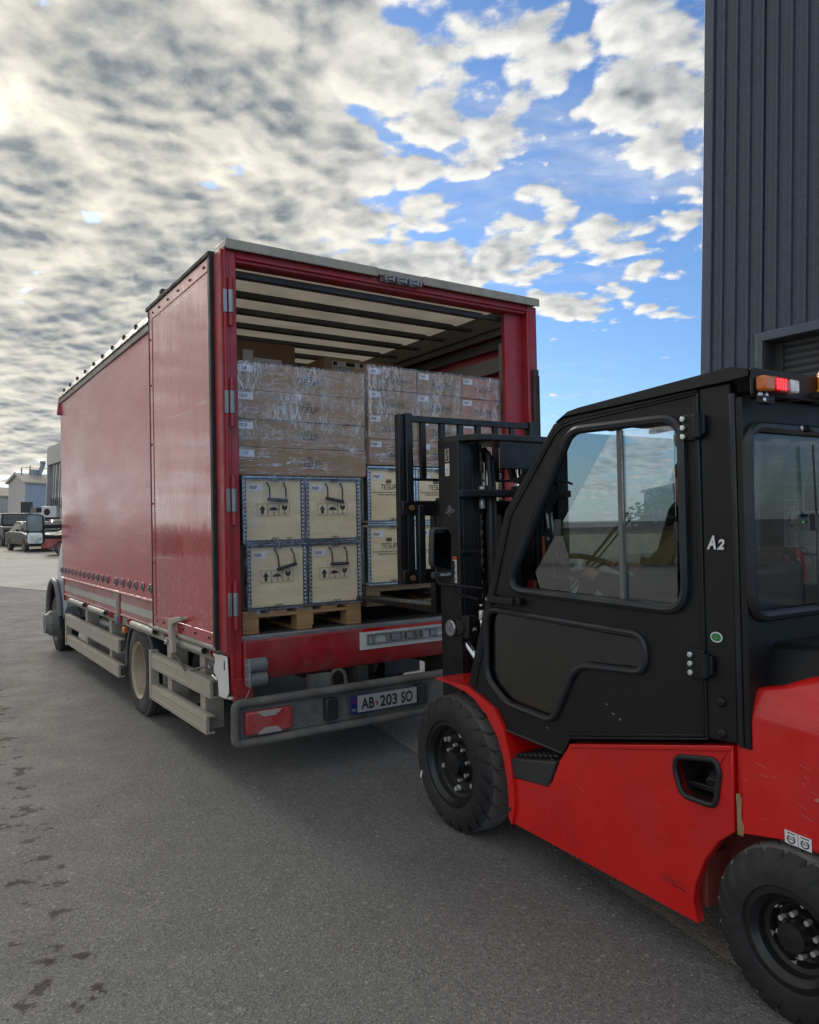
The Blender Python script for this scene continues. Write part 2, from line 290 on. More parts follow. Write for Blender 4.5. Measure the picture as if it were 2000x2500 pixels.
M = {}
def defs():
    m = lambda k, *a, **kw: M.__setitem__(k, mat(k, *a, **kw))
    m('red_paint', (.36, .012, .022), .38, var=.22, dust=.5, dcol=(.26, .1, .1), col2=(.5, .48, .46), c2t=.70, c2s=22, bump=.1, bs=30)
    m('red_beam', (.36, .014, .02), .42, var=.3, vs_=5, dust=.7, dcol=(.22, .13, .12), col2=(.18, .05, .05), c2t=.62, c2s=9, bump=.15, bs=14)
    m('pale_board', (.42, .16, .16), .5, var=.15, dust=.85, dcol=(.42, .33, .31), dscale=1.3)
    m('stripe_grey', (.47, .45, .40), .5, var=.1, dust=.4)
    m('guard_paint', (.42, .39, .325), .55, var=.1, dust=.6, dcol=(.30, .26, .2), dscale=3, col2=(.25, .17, .1), c2t=.72, c2s=14)
    m('rail_paint', (.33, .31, .27), .6, var=.2, dust=.6, dcol=(.2, .18, .15), dscale=5)
    m('chassis', (.028, .027, .026), .75, var=.3, dust=.55, dcol=(.10, .09, .075))
    m('grey_metal', (.30, .31, .32), .42, metal=.6, var=.2, dust=.4, dcol=(.2, .19, .17))
    m('galvanised', (.50, .53, .57), .3, metal=.85, var=.2, vs_=12, bump=.1, bs=60)
    m('galv_dark', (.10, .12, .15), .4, metal=.6, var=.2)
    m('dark_rail', (.055, .060, .068), .55, var=.2, dust=.4, dcol=(.13, .12, .11))
    m('seal_rubber', (.018, .018, .02), .6, var=.2, dust=.2, dcol=(.08, .08, .08))
    m('tyre', (.030, .031, .033), .78, var=.3, dust=.65, dcol=(.15, .14, .125), dscale=3, bump=.3, bs=60)
    m('solid_tyre', (.013, .014, .016), .62, var=.25, dust=.18, dcol=(.11, .105, .10), dscale=4, bump=.25, bs=50)
    m('tread', (.11, .11, .112), .7, var=.2, dust=.6, dcol=(.24, .23, .22), bump=.3, bs=80)
    m('rim_beige', (.40, .345, .245), .5, var=.15, dust=.6, dcol=(.25, .2, .14), dscale=5)
    m('hub_grey', (.16, .16, .155), .6, var=.2, dust=.6, dcol=(.22, .2, .17))
    m('bumper_grey', (.14, .136, .125), .8, var=.25, dust=.8, dcol=(.22, .20, .17), dscale=3, bump=.3, bs=50)
    m('lamp_red', (.42, .03, .035), .35, var=.1, dust=.55, dcol=(.35, .2, .19), dscale=6, bump=.25, bs=160)
    m('lamp_grey', (.40, .36, .34), .45, var=.1, dust=.5)
    m('plate_white', (.40, .40, .395), .45, var=.05)
    m('plate_blue', (.012, .02, .16), .4)
    m('ink', (.012, .012, .013), .55, var=.1)
    m('faded_ink', (.055, .06, .085), .6, var=.3, vs_=30)
    m('sticker', (.74, .74, .78), .4, var=.04)
    m('white_paint', (.72, .72, .70), .5, var=.06, dust=.2)
    m('cab_blue', (.36, .44, .53), .35, var=.06, dust=.3, coat=.3)
    m('black_plastic', (.022, .023, .025), .5, var=.2, dust=.25, dcol=(.1, .1, .1))
    m('grey_plastic', (.15, .155, .165), .55, var=.12, dust=.5, dcol=(.2, .18, .16))
    m('floor_ply', (.050, .048, .047), .62, var=.3, dust=.7, dcol=(.13, .12, .11), dscale=6, bump=.3, bs=50)
    m('interior_grey', (.115, .12, .122), .6, var=.15, dust=.4, dcol=(.15, .14, .13))
    m('alu_slat', (.38, .38, .37), .45, metal=.3, var=.12, dust=.4)
    m('board_grey', (.27, .27, .26), .6, var=.15)
    m('cap_cream', (.37, .335, .27), .5, var=.12, dust=.5, dcol=(.2, .18, .15), stretch=(4, 1, 1))
    m('cardboard', (.36, .235, .135), .75, var=.10, vs_=2.5, bump=.06, bs=50, col2=(.30, .19, .11), c2t=.6, c2s=3)
    m('cardboard_red', (.46, .24, .16), .75, var=.1)
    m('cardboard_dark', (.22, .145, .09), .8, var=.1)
    m('fork_red', (.64, .006, .005), .30, var=.09, dust=.22, dcol=(.35, .05, .04), coat=.45, bump=.03, bs=14)
    m('scratch', (.62, .22, .17), .5)
    m('fork_red_in', (.26, .008, .008), .5, var=.2, dust=.3)
    m('cab_black', (.0065, .0072, .0085), .42, spec=.38, var=.2, dust=.05, dcol=(.05, .05, .05), bump=.2, bs=420, rvar=.05)
    m('mast_black', (.0075, .008, .009), .40, var=.3, dust=.18, dcol=(.04, .04, .04), bump=.1, bs=30)
    m('mast_grease', (.010, .010, .011), .3, var=.4, col2=(.06, .04, .03), c2t=.64, c2s=12)
    m('gasket', (.016, .018, .022), .38, var=.2)
    m('chrome', (.75, .77, .80), .12, metal=1, var=.05)
    m('bolt', (.72, .73, .74), .3, metal=.6, var=.1)
    m('seat_black', (.015, .015, .016), .6, var=.2)
    m('amber', (.75, .26, .01), .25, var=.1, coat=.5, emit=(1, .35, .0, .12))
    m('amber_lens', (.60, .15, .01), .25, var=.1, coat=.5)
    m('red_lens', (.55, .005, .008), .2, var=.05, coat=.6)
    m('led_red', (.8, .01, .01), .3, emit=(1, .02, .02, 3.0))
    m('clear_lens', (.75, .72, .68), .2, var=.3, vs_=40, coat=.5)
    m('orange', (.75, .16, .03), .45)
    m('green', (.01, .22, .08), .5)
    m('skin', (.52, .27, .20), .5, var=.06)
    m('jacket', (.014, .015, .018), .75, var=.25, bump=.2, bs=25)
    m('trousers', (.02, .024, .035), .8, var=.2)
    m('hair', (.10, .08, .065), .7)
    m('cladding', (.036, .056, .090), .29, metal=.0, var=.08, dust=.2, dcol=(.07, .075, .08), spec=.5)
    m('cladding_trim', (.056, .078, .112), .35, var=.06)
    m('shutter', (.045, .050, .056), .4, var=.08)
    m('jamb', (.035, .037, .04), .6)
    m('sign_white', (.62, .62, .60), .5, var=.05)
    m('cabinet_grey', (.42, .43, .44), .45, var=.06)
    m('navy', (.02, .03, .10), .5)
    m('ext_red', (.42, .012, .014), .35, coat=.3)
    m('led_green', (.05, .6, .15), .3, emit=(.1, 1, .35, .8))
    m('brown_ply', (.28, .17, .08), .7, var=.3, vs_=8)
    m('wall_blue', (.30, .36, .45), .8, var=.06)
    m('wall_white', (.46, .45, .44), .8, var=.05)
    m('roof_tan', (.36, .31, .25), .8, var=.12)
    m('conc_grey', (.40, .41, .40), .8, var=.06)
    m('panel_brown', (.135, .115, .10), .7, var=.15)
    m('window_dark', (.030, .042, .055), .12, var=.3, spec=.8)
    m('car_black', (.010, .011, .013), .45, var=.1, spec=.3, coat=.1, dust=.15, dcol=(.1, .1, .1))
    m('car_silver', (.36, .38, .40), .28, metal=.5, coat=.6)
    m('car_white', (.66, .67, .67), .3, coat=.6, var=.04)
    m('car_red', (.30, .02, .03), .35, coat=.5, dust=.4)
    m('car_glass', (.03, .04, .045), .08, var=.1, spec=.9)
    m('headlight', (.62, .66, .70), .15, var=.2, coat=.5)
    m('leaf', (.055, .085, .022), .6, var=.45, vs_=1.2)
    m('leaf_dark', (.030, .055, .018), .6, var=.4, vs_=1.2)
    m('bark', (.10, .075, .05), .85, var=.2)
    m('skip_yellow', (.33, .23, .05), .6, var=.3, dust=.8, dcol=(.14, .11, .07))
    m('rust', (.16, .07, .035), .8, var=.3)
defs()
M.update(MATS)
tarp('tarp', (.42, .365, .28)); M['tarp'] = MATS['tarp']
M['glass'] = glass('glass', (.93, .955, .95), .0); M['dark_glass'] = glass('dark_glass', (.56, .60, .61), .0); M['tinted_glass'] = glass('tinted_glass', (.88, .92, .92), .17); M['glass_dirty'] = glass('glass_dirty', (.45, .48, .48), .09, .02)
M['mirror_glass'] = mat('mirror_glass', (.16, .18, .20), .08, metal=1, var=.15, dust=.3, dcol=(.1, .1, .1))

# ------------------------------------------------------------------ mesh helpers
class MB:
    def __init__(s): s.v = []; s.f = []; s.mi = []; s.k = 0
    def add(s, vs, fs):
        o = len(s.v); s.v += [tuple(v) for v in vs]
        for f in fs: s.f.append(tuple(i+o for i in f)); s.mi.append(s.k)
    def m(s, k): s.k = k; return s
    def box(s, x0, x1, y0, y1, z0, z1):
        s.hull([(x0, y0, z0), (x1, y0, z0), (x1, y1, z0), (x0, y1, z0), (x0, y0, z1), (x1, y0, z1), (x1, y1, z1), (x0, y1, z1)]); return s
    def hull(s, p): s.add(p, [(0, 3, 2, 1), (4, 5, 6, 7), (0, 1, 5, 4), (1, 2, 6, 5), (2, 3, 7, 6), (3, 0, 4, 7)]); return s
    def bar(s, p, q, w, h, up=(0, 0, 1)):
        p, q = Vector(p), Vector(q); d = (q-p).normalized(); up = Vector(up)
        a = d.cross(up)
        if a.length < 1e-4: a = d.cross(Vector((1, 0, 0)))
        a.normalize(); b = a.cross(d); a *= w/2; b *= h/2
        s.hull([p-a-b, p+a-b, q+a-b, q-a-b, p-a+b, p+a+b, q+a+b, q-a+b]); return s
    def cyl(s, p, q, r, r2=None, n=16, caps=True):
        r2 = r if r2 is None else r2
        p, q = Vector(p), Vector(q); d = (q-p).normalized(); a = d.orthogonal().normalized(); b = d.cross(a)
        vs = []
        for c, R in ((p, r), (q, r2)):
            for i in range(n): vs.append(c+(a*cos(2*pi*i/n)+b*sin(2*pi*i/n))*R)
        fs = [(i, (i+1) % n, n+(i+1) % n, n+i) for i in range(n)]
        if caps: fs += [tuple(range(n-1, -1, -1)), tuple(range(n, 2*n))]
        s.add(vs, fs); return s
    def tube(s, pts, r, n=8, closed=False):
        pts = [Vector(p) for p in pts]; k = len(pts); vs = []; prev = None
        for i, p in enumerate(pts):
            if closed: d = pts[(i+1) % k]-pts[i-1]
            else: d = pts[min(i+1, k-1)]-pts[max(i-1, 0)]
            d.normalize()
            a = d.orthogonal().normalized() if prev is None else (prev-d*prev.dot(d)).normalized()
            prev = a; b = d.cross(a)
            for j in range(n): vs.append(p+(a*cos(2*pi*j/n)+b*sin(2*pi*j/n))*r)
        fs = []
        for i in range(k if closed else k-1):
            for j in range(n):
                i2 = (i+1) % k; fs.append((i*n+j, i*n+(j+1) % n, i2*n+(j+1) % n, i2*n+j))
        if not closed: fs += [tuple(range(n-1, -1, -1)), tuple(range((k-1)*n, k*n))]
        s.add(vs, fs); return s
    def lathe(s, prof, o, ax=(1, 0, 0), n=32):
        o = Vector(o); d = Vector(ax).normalized(); a = d.orthogonal().normalized(); b = d.cross(a); k = len(prof); vs = []
        for (h, r) in prof:
            for i in range(n): vs.append(o+d*h+(a*cos(2*pi*i/n)+b*sin(2*pi*i/n))*r)
        fs = [(i*n+j, i*n+(j+1) % n, (i+1)*n+(j+1) % n, (i+1)*n+j) for i in range(k-1) for j in range(n)]
        s.add(vs, fs); return s
    def prism(s, poly, a0, a1, axis='x', holes=()):
        def P(q, a): return {'x': (a, q[0], q[1]), 'y': (q[0], a, q[1]), 'z': (q[0], q[1], a)}[axis]
        loops = [list(poly)]+[list(h) for h in holes]
        flat = [q for l in loops for q in l]; n = len(flat)
        tris = tessellate_polygon([[Vector((q[0], q[1], 0)) for q in l] for l in loops])
        vs = [P(q, a0) for q in flat]+[P(q, a1) for q in flat]
        fs = []
        if not holes: fs += [tuple(range(n)), tuple(range(2*n-1, n-1, -1))]
        else:
            for t in tris: fs += [tuple(t), tuple(i+n for i in reversed(t))]
        o = 0
        for l in loops:
            k = len(l)
            for i in range(k): fs.append((o+i, o+(i+1) % k, n+o+(i+1) % k, n+o+i))
            o += k
        s.add(vs, fs); return s
    def grid(s, fn, nu, nv):
        vs = [fn(i/nu, j/nv) for j in range(nv+1) for i in range(nu+1)]
        fs = [(j*(nu+1)+i, j*(nu+1)+i+1, (j+1)*(nu+1)+i+1, (j+1)*(nu+1)+i) for j in range(nv) for i in range(nu)]
        s.add(vs, fs); return s
    def mesh(s, name, mats, ang=35, fix=True):
        me = bpy.data.meshes.new(name); me.from_pydata(s.v, [], s.f)
        for x in (mats if isinstance(mats, (list, tuple)) else [mats]): me.materials.append(M[x] if isinstance(x, str) else x)
        me.polygons.foreach_set('material_index', s.mi)
        if fix:
            bm = bmesh.new(); bm.from_mesh(me); bmesh.ops.recalc_face_normals(bm, faces=bm.faces); bm.to_mesh(me); bm.free()
        me.polygons.foreach_set('use_smooth', [True]*len(me.polygons)); me.set_sharp_from_angle(angle=rad(ang)); me.update(); return me
    def ob(s, name, mats, parent=None, bevel=0, ang=35, label=None, fix=True, seg=2):
        return mobj(name, s.mesh(name, mats, ang, fix), parent, bevel, label, seg)
def mobj(name, me, parent=None, bevel=0, label=None, seg=2):
    o = bpy.data.objects.new(name, me); COL.objects.link(o); o.parent = parent
    if bevel:
        b = o.modifiers.new('bevel', 'BEVEL'); b.width = bevel; b.segments = seg; b.limit_method = 'ANGLE'; b.angle_limit = rad(35)
    if label: o['label'] = label
    return o
def thing(name, label, cat, loc=(0, 0, 0), rz=0, group=None, mw=None):
    o = bpy.data.objects.new(name, None); COL.objects.link(o); o.empty_display_size = .2
    if mw is not None: o.matrix_world = mw
    else: o.location = loc; o.rotation_euler = (0, 0, rz)
    o['label'] = label; o['category'] = cat
    if group: o['group'] = group
    return o
def struct(o): o['kind'] = 'structure'; return o
def rpoly(pts, r, n=5):
    out = []; k = len(pts); rs = r if isinstance(r, (list, tuple)) else [r]*k
    for i in range(k):
        p, a, b = Vector(pts[i]), Vector(pts[i-1]), Vector(pts[(i+1) % k])
        u, w = (a-p), (b-p); R = min(rs[i], .45*u.length, .45*w.length)
        if R < 1e-5: out.append((p.x, p.y)); continue
        p0, p1 = p+u.normalized()*R, p+w.normalized()*R
        for j in range(n+1):
            t = j/n; q = p0*(1-t)**2+p*2*t*(1-t)+p1*t*t; out.append((q.x, q.y))
    return out
def offset_poly(poly, d):
    n = len(poly); A = sum(poly[i-1][0]*poly[i][1]-poly[i][0]*poly[i-1][1] for i in range(n)); sg = 1 if A > 0 else -1; out = []
    for i in range(n):
        a, p, b = Vector(poly[i-1]), Vector(poly[i]), Vector(poly[(i+1) % n])
        e1, e2 = (p-a).normalized(), (b-p).normalized(); nn = Vector((e1.y+e2.y, -(e1.x+e2.x)))
        if nn.length < 1e-6: nn = Vector((e1.y, -e1.x))
        nn.normalize(); out.append(tuple(p+nn*d*sg))
    return out
class Dec:
    """flat print on a plane: origin o, axes X, Y; ribbons, polygons and letters"""
    def __init__(s, o, X, Y, lift=.0015):
        s.o, s.X, s.Y = Vector(o), Vector(X).normalized(), Vector(Y).normalized(); s.n = s.X.cross(s.Y)*lift; s.b = MB()
    def P(s, a, b): return s.o+s.X*a+s.Y*b+s.n
    def m(s, k): s.b.k = k; return s
    def poly(s, pts): s.b.add([s.P(*p) for p in pts], [tuple(range(len(pts)))]); return s
    def rect(s, x, y, w, h): return s.poly([(x, y), (x+w, y), (x+w, y+h), (x, y+h)])
    def line(s, pts, w, closed=False):
        if closed: pts = list(pts)+[pts[0]]
        for a, b in zip(pts[:-1], pts[1:]):
            a, b = Vector(a), Vector(b); d = b-a
            if d.length < 1e-6: continue
            d.normalize(); nn = Vector((-d.y, d.x))*w/2; e = d*w*.45
            s.poly([tuple(a-e-nn), tuple(b+e-nn), tuple(b+e+nn), tuple(a-e+nn)])
        return s
    def disc(s, x, y, r, n=16, ry=None):
        ry = r if ry is None else ry
        return s.poly([(x+r*cos(2*pi*i/n), y+ry*sin(2*pi*i/n)) for i in range(n)])
    def ring(s, x, y, r, w, n=16): return s.line([(x+r*cos(2*pi*i/n), y+r*sin(2*pi*i/n)) for i in range(n)], w, True)
    LET = {'T': [[(0, 1), (1, 1)], [(.5, 1), (.5, 0)]],
           'E': [[(1, 1), (.25, 1), (.04, .8), (0, .5), (.04, .2), (.25, 0), (1, 0)], [(0, .5), (.8, .5)]],
           'S': [[(1, 1), (.15, 1), (0, .85), (0, .62), (.15, .5), (.85, .5), (1, .38), (1, .15), (.85, 0), (0, 0)]],
           'U': [[(0, 1), (0, .25), (.25, 0), (.75, 0), (1, .25), (1, 1)]],
           'P': [[(0, 0), (.2, .2), (.2, 1), (.85, 1), (1, .85), (1, .6), (.85, .45), (.4, .45)]]}
    def word(s, x, y, w, h, text='TESUP', st=.11):
        n = len(text); cw = w/(n+(n-1)*.28)
        for i, ch in enumerate(text):
            for l in s.LET[ch]: s.line([(x+(i*1.28+a)*cw, y+b*h) for a, b in l], st*h)
        return s
    def arrow_up(s, x, y, w): 
        s.poly([(x+.18*w, y+.5*w), (x+.82*w, y+.5*w), (x+.5*w, y+.92*w)]); return s.rect(x+.36*w, y+.1*w, .28*w, .41*w)
    def umbrella(s, x, y, w):
        s.poly([(x+.08*w, y+.45*w)]+[(x+.5*w-.42*w*cos(pi*i/8), y+.45*w+.3*w*sin(pi*i/8)) for i in range(9)])
        s.line([(x+.5*w, y+.45*w), (x+.5*w, y+.14*w), (x+.58*w, y+.08*w), (x+.66*w, y+.14*w)], .05*w)
        for k in range(6): s.rect(x+(.52+.07*k)*w, y+(.80+.06*(k % 2))*w, .025*w, .05*w)
        return s
    def wineglass(s, x, y, w):
        s.poly([(x+.22*w, y+.9*w), (x+.42*w, y+.9*w), (x+.50*w, y+.72*w), (x+.56*w, y+.9*w), (x+.78*w, y+.9*w), (x+.74*w, y+.6*w), (x+.6*w, y+.48*w), (x+.4*w, y+.48*w), (x+.26*w, y+.6*w)])
        s.rect(x+.47*w, y+.15*w, .06*w, .34*w); return s.rect(x+.3*w, y+.1*w, .4*w, .05*w)
    def frame(s, x, y, w, h, t): return s.line([(x, y), (x+w, y), (x+w, y+h), (x, y+h)], t, True)
    def icons(s, x, y, w, gap=.08):
        for i, f in enumerate((s.arrow_up, s.umbrella, s.wineglass)):
            xx = x+i*w*(1+gap); s.frame(xx, y, w, w*1.08, .025*w); f(xx, y+.04*w, w)
        return s
    def ob(s, name, mats, parent, label=None): return s.b.ob(name, mats, parent, fix=False, label=label)
_tc = {}
def text_mesh(body, mname, shear=0, bold=0):
    k = (body, mname, shear, bold)
    if k in _tc: return _tc[k]
    cu = bpy.data.curves.new('t', 'FONT'); cu.body = body; cu.size = 1; cu.shear = shear; cu.offset = bold; cu.resolution_u = 3
    ob = bpy.data.objects.new('t', cu); COL.objects.link(ob); bpy.context.view_layer.update()
    me = bpy.data.meshes.new_from_object(ob.evaluated_get(bpy.context.evaluated_depsgraph_get()))
    bpy.data.objects.remove(ob); bpy.data.curves.remove(cu)
    me.materials.clear(); me.materials.append(M[mname]); me.name = 'lettering'; _tc[k] = me; return me
def text(body, mname, parent, o, X, Y, size, width=None, name='lettering', shear=0, bold=0, lift=.002):
    me = text_mesh(body, mname, shear, bold); xs = [v.co.x for v in me.vertices]; w = max(xs)-min(xs); sx = size
    if width: sx = width/w
    X, Y = Vector(X).normalized(), Vector(Y).normalized(); Z = X.cross(Y)
    ob = bpy.data.objects.new(name, me); COL.objects.link(ob); ob.parent = parent
    mm = Matrix((X*sx, Y*size, Z*size)).transposed().to_4x4(); mm.translation = Vector(o)+Z*lift-X*min(xs)*sx
    ob.matrix_local = mm; return ob
def copy_tree(o, parent=None):
    c = o.copy(); COL.objects.link(c); c.parent = parent
    for ch in o.children: copy_tree(ch, c)
    return c

# ------------------------------------------------------------------ ground
def gz(x, y):
    d = max(0, min(60, y-13)); k = max(0, min(1, (3-x)/10)); return .0262*d*k
def build_ground():
    b = MB()
    xs = [-700, -400, -200, -120]+[-90+2.5*i for i in range(45)]+[30, 45, 80, 150, 300, 700]
    ys = [-300, -150, -60, -30, -15, -8]+[-4+2*i for i in range(45)]+[90, 100, 120, 160, 250, 400, 900]
    nx, ny = len(xs), len(ys)
    b.add([(x, y, gz(x, y)) for y in ys for x in xs], [(j*nx+i, j*nx+i+1, (j+1)*nx+i+1, (j+1)*nx+i) for j in range(ny-1) for i in range(nx-1)])
    struct(b.ob('ground', 'asphalt', ang=180))
    # paler concrete strip right of the joint that runs under the truck
    d = Vector((-.392, .92)); n = Vector((.92, .392)); p0 = Vector((-.011, 5.271))
    b = MB()
    def f(s, t):
        q = p0+d*(-22+t*60)+n*(s*40); return (q.x, q.y, gz(q.x, q.y)+.004)
    b.grid(f, 20, 40); struct(b.ob('concrete_apron', 'concrete', ang=180))
    # dusty light yard on the far left, behind the asphalt lane
    A, B = Vector((-24.2, 29.5)), Vector((-7.6, 17.6))
    dd = (B-A).normalized(); nn = Vector((-dd.y, dd.x)); nn = nn if nn.y > 0 else -nn
    b = MB()
    def f2(s, t):
        q = A+dd*(-60+s*85+.4*sin(s*60)*(1-t))+nn*(t*75); return (q.x, q.y, gz(q.x, q.y)+.008)
    b.grid(f2, 60, 40); struct(b.ob('yard', 'dusty_yard', ang=180))
build_ground()

def build_pebbles():
    R_ = random.Random(11); b = MB()
    for k in range(900):
        x = -3.2+4.6*R_.random()**1.5; y = 1.6+7*R_.random()**1.6; q = R_.uniform(.003, .008)
        if k < 12: q *= 1.7
        c_ = Vector((x, y, gz(x, y)+q*.25)); o = len(b.v)
        p_ = [c_+Vector((q*R_.uniform(.7, 1.3), 0, 0)), c_+Vector((0, q*R_.uniform(.6, 1.2), 0)), c_-Vector((q*R_.uniform(.7, 1.3), q*.2, 0)), c_-Vector((0, q*R_.uniform(.6, 1.2), 0)), c_+Vector((q*.2, 0, q*.55)), c_-Vector((0, 0, q*.5))]
        b.k = R_.choice((0, 0, 1)); b.add(p_, [(0, 1, 4), (1, 2, 4), (2, 3, 4), (3, 0, 4), (1, 0, 5), (2, 1, 5), (3, 2, 5), (0, 3, 5)])
    o = b.ob('loose_grit', ['roof_tan', 'rail_paint'], ang=20); o['kind'] = 'stuff'; o['label'] = 'loose grit scattered over the asphalt'; o['category'] = 'grit'
build_pebbles()

# ------------------------------------------------------------------ truck
T_O, T_R = Vector((-1.094, 4.67, 0)), rad(33.6)
TM = Matrix.Translation(T_O) @ Matrix.Rotation(T_R, 4, 'Z')
truck = thing('curtain_truck', 'red curtain sided lorry with its rear doors swung open, loaded with pallets', 'truck', T_O, T_R)
def wheel_truck(parent, u, v, z, R, w, side, rimm, dish=.12, hub=None):
    """side -1: outer face looks towards -u"""
    s = side
    t = MB()
    prof = [(0.02, R*.60), (0, R*.64), (-.004, R*.80), (.006, R*.9), (.03, R*.975), (.055, R), (w-.055, R), (w-.03, R*.975), (w, R*.85), (w, R*.6)]
    t.lathe([(h*-s, r) for h, r in prof], (u, v, z), (1, 0, 0), 48)
    for i in range(60):                                     # shoulder blocks
        a = 2*pi*i/60; c0, s0 = cos(a), sin(a)
        for h0, h1 in ((.02, w*.30), (w*.36, w*.64), (w*.70, w-.02)):
            p = Vector((u-s*h0, v+c0*R*.985, z+s0*R*.985)); q = Vector((u-s*h1, v+c0*R*.985, z+s0*R*.985))
            t.bar(p, q, .025, .030, (0, c0, s0))
    tyre = t.ob('tyre', 'tyre', parent, ang=40)
    r = MB()
    prof = [(.012, R*.635), (.0, R*.62), (.02, R*.56), (dish, R*.50), (dish+.01, R*.30), (dish-.03, R*.27), (dish-.03, R*.1), (dish-.03, .001)]
    r.lathe([(h*-s, q) for h, q in prof], (u, v, z), (1, 0, 0), 40)
    r.ob('rim', rimm, tyre, ang=30)
    return tyre
def build_truck():
    W_, L_ = 2.54, 5.72
    A = lambda name, mats, b, bev=.004, **kw: b.ob(name, mats, truck, bev, **kw)
    A('cargo_floor', 'floor_ply', MB().box(.03, 2.51, .03, 5.68, .79, .874))
    A('floor_edge', 'grey_metal', MB().box(.03, 2.51, -.012, .03, .852, .886))
    # rear beam
    b = MB().prism([(-.045, .86), (-.05, .80), (-.045, .68), (-.01, .615), (.05, .61), (.05, .86)], .06, 2.48, 'x')
    A('sill_beam', 'red_beam', b, .006)
    A('corner_plate', 'red_beam', MB().box(.0, .12, -.03, .09, .50, .64)); A('corner_plate', 'red_beam', MB().box(2.42, 2.54, -.03, .09, .50, .64))
    st = MB().box(.862, 1.70, -.056, -.0505, .725, .842)
    strip = A('reflective_strip', 'white_paint', st, 0)
    MB().box(.885, 1.70, -.058, -.0505, .8425, .862).ob('red_strip', 'orange' if 0 else 'red_lens', strip)
    lr = MB().box(.91, 1.72, -.075, -.056, .755, .766).box(.91, 1.72, -.075, -.056, .815, .826).box(.91, .925, -.07, -.056, .766, .815)
    for x in (.95, 1.06, 1.18, 1.30, 1.345, 1.46, 1.58): lr.box(x, x+.012, -.085, -.056, .76, .82)
    for x in (1.10, 1.22, 1.42): lr.box(x, x+.05, -.08, -.056, .77, .812)
    A('lock_keeper', 'grey_metal', lr, .002)
    # rear posts
    for nm, x0, x1 in (('rear_post', -.012, .058), ('rear_post', 2.44, 2.545)):
        b = MB().box(x0, x1, -.02, .10, .56, 3.25).box(x0-.006, x0+.02, -.032, -.018, .60, 3.2)
        p = A(nm, 'red_paint', b, .006)
    b = MB().box(2.26, 2.439, .035, .075, .88, 3.19)      # inner cheek of the right frame
    A('frame_cheek', 'red_paint', b, .004)
    A('edge_guard', 'chassis', MB().box(2.475, 2.53, -.05, -.033, 2.05, 2.75).box(2.50, 2.508, -.06, -.05, 2.05, 2.7).box(2.52, 2.528, -.06, -.05, 2.05, 2.7), .002)
    for z in (2.93, 2.315, 1.72, 1.09):
        h = MB().cyl((.012, -.045, z-.07), (.012, -.045, z+.07), .017).box(-.034, -.012, -.048, -.033, z-.07, z+.07)
        h.m(1).cyl((.012, -.045, z+.072), (.012, -.045, z+.15), .014).cyl((.012, -.045, z-.15), (.012, -.045, z-.072), .014)
        A('hinge', ['grey_metal', 'red_paint'], h, .002)
    A('rear_header', 'red_paint', MB().box(.06, 2.44, -.012, .10, 3.185, 3.262).box(.06, 2.44, -.03, -.0125, 3.205, 3.222), .005)
    A('roof_cap', 'cap_cream', MB().box(-.015, 2.552, -.045, .14, 3.264, 3.312).box(-.015, 1.06, -.055, -.0455, 3.25, 3.312).box(1.44, 2.552, -.055, -.0455, 3.25, 3.312), .005)
    lk = MB().box(1.09, 1.41, -.035, -.0305, 3.225, 3.262)
    for x in (1.10, 1.165, 1.20, 1.265, 1.30, 1.365, 1.39): lk.box(x, x+.014, -.085, -.035, 3.222, 3.268)
    for x in (1.12, 1.22, 1.32): lk.box(x, x+.05, -.082, -.07, 3.23, 3.245)
    A('lock_keeper', 'grey_metal', lk, .002)
    b = MB(); b.grid(lambda s, t: (.0+2.54*s, .13+5.55*t, 3.262+.035*(1-(2*s-1)**2)+.006*sin(t*40)), 16, 60)
    A('roof_sheet', 'tarp', b, 0)
    for i in range(14):
        v = .125+.383*i
        A('roof_bow', 'dark_rail', MB().box(.06, 2.10, v-.028, v+.028, 3.135, 3.175).box(2.1003, 2.30, v-.022, v+.022, 3.142, 3.168), .004)
    # interior
    A('front_wall', 'interior_grey', MB().box(.03, 2.51, 5.65, 5.70, .88, 3.25))
    A('curtain_rail', 'interior_grey', MB().box(2.34, 2.5, .101, 5.64, 3.115, 3.255).box(2.36, 2.37, .101, 5.64, 3.06, 3.115), .004)
    A('inner_post', 'alu_slat', MB().box(2.385, 2.425, .20, .26, .88, 3.0).box(2.38, 2.3848, .205, .255, 2.78, 2.86), .003)
    for v in (1.9, 3.7, 5.3):
        A('inner_post', 'alu_slat', MB().box(2.39, 2.43, v, v+.08, .88, 3.115), .003)
    for z in (2.79, 2.30, 1.80, 1.30): A('side_slat', 'board_grey', MB().box(2.432, 2.455, .13, 5.6, z, z+.125), .003)
    A('inner_board', 'interior_grey', MB().box(2.432, 2.455, .13, 5.6, 2.98, 3.06), .003)
    b = MB(); b.grid(lambda s, t: (2.49+.012*sin(s*30), .12+5.5*s, .9+2.25*t), 60, 8); A('side_curtain', 'red_curtain', b, 0)
    A('inner_post', 'dark_rail', MB().box(.062, .10, .10, .16, .88, 3.13), .003)
    # left curtain
    b = MB()
    def cf(s, t):
        v, z = 1.53+4.2*s, .985+2.14*t
        e = sin(pi*t)*.5+.5
        u = -.016+.0035*sin(v*1.9+z*1.3)*e+.0012*sin(v*5.1-z*2.2)*e+.0018*sin(z*7+v*2.2)*e
        if t < .06: u -= .006
        return (u, v, z)
    b.grid(cf, 110, 50); A('side_curtain', 'red_curtain', b, 0, ang=180)
    A('curtain_hem', 'red_curtain', MB().cyl((-.024, 1.53, .992), (-.024, 5.72, .992), .011, n=8), 0)
    A('curtain_edge', 'seal_rubber', MB().box(-.04, .0, 1.505, 1.535, .80, 3.13), .003)
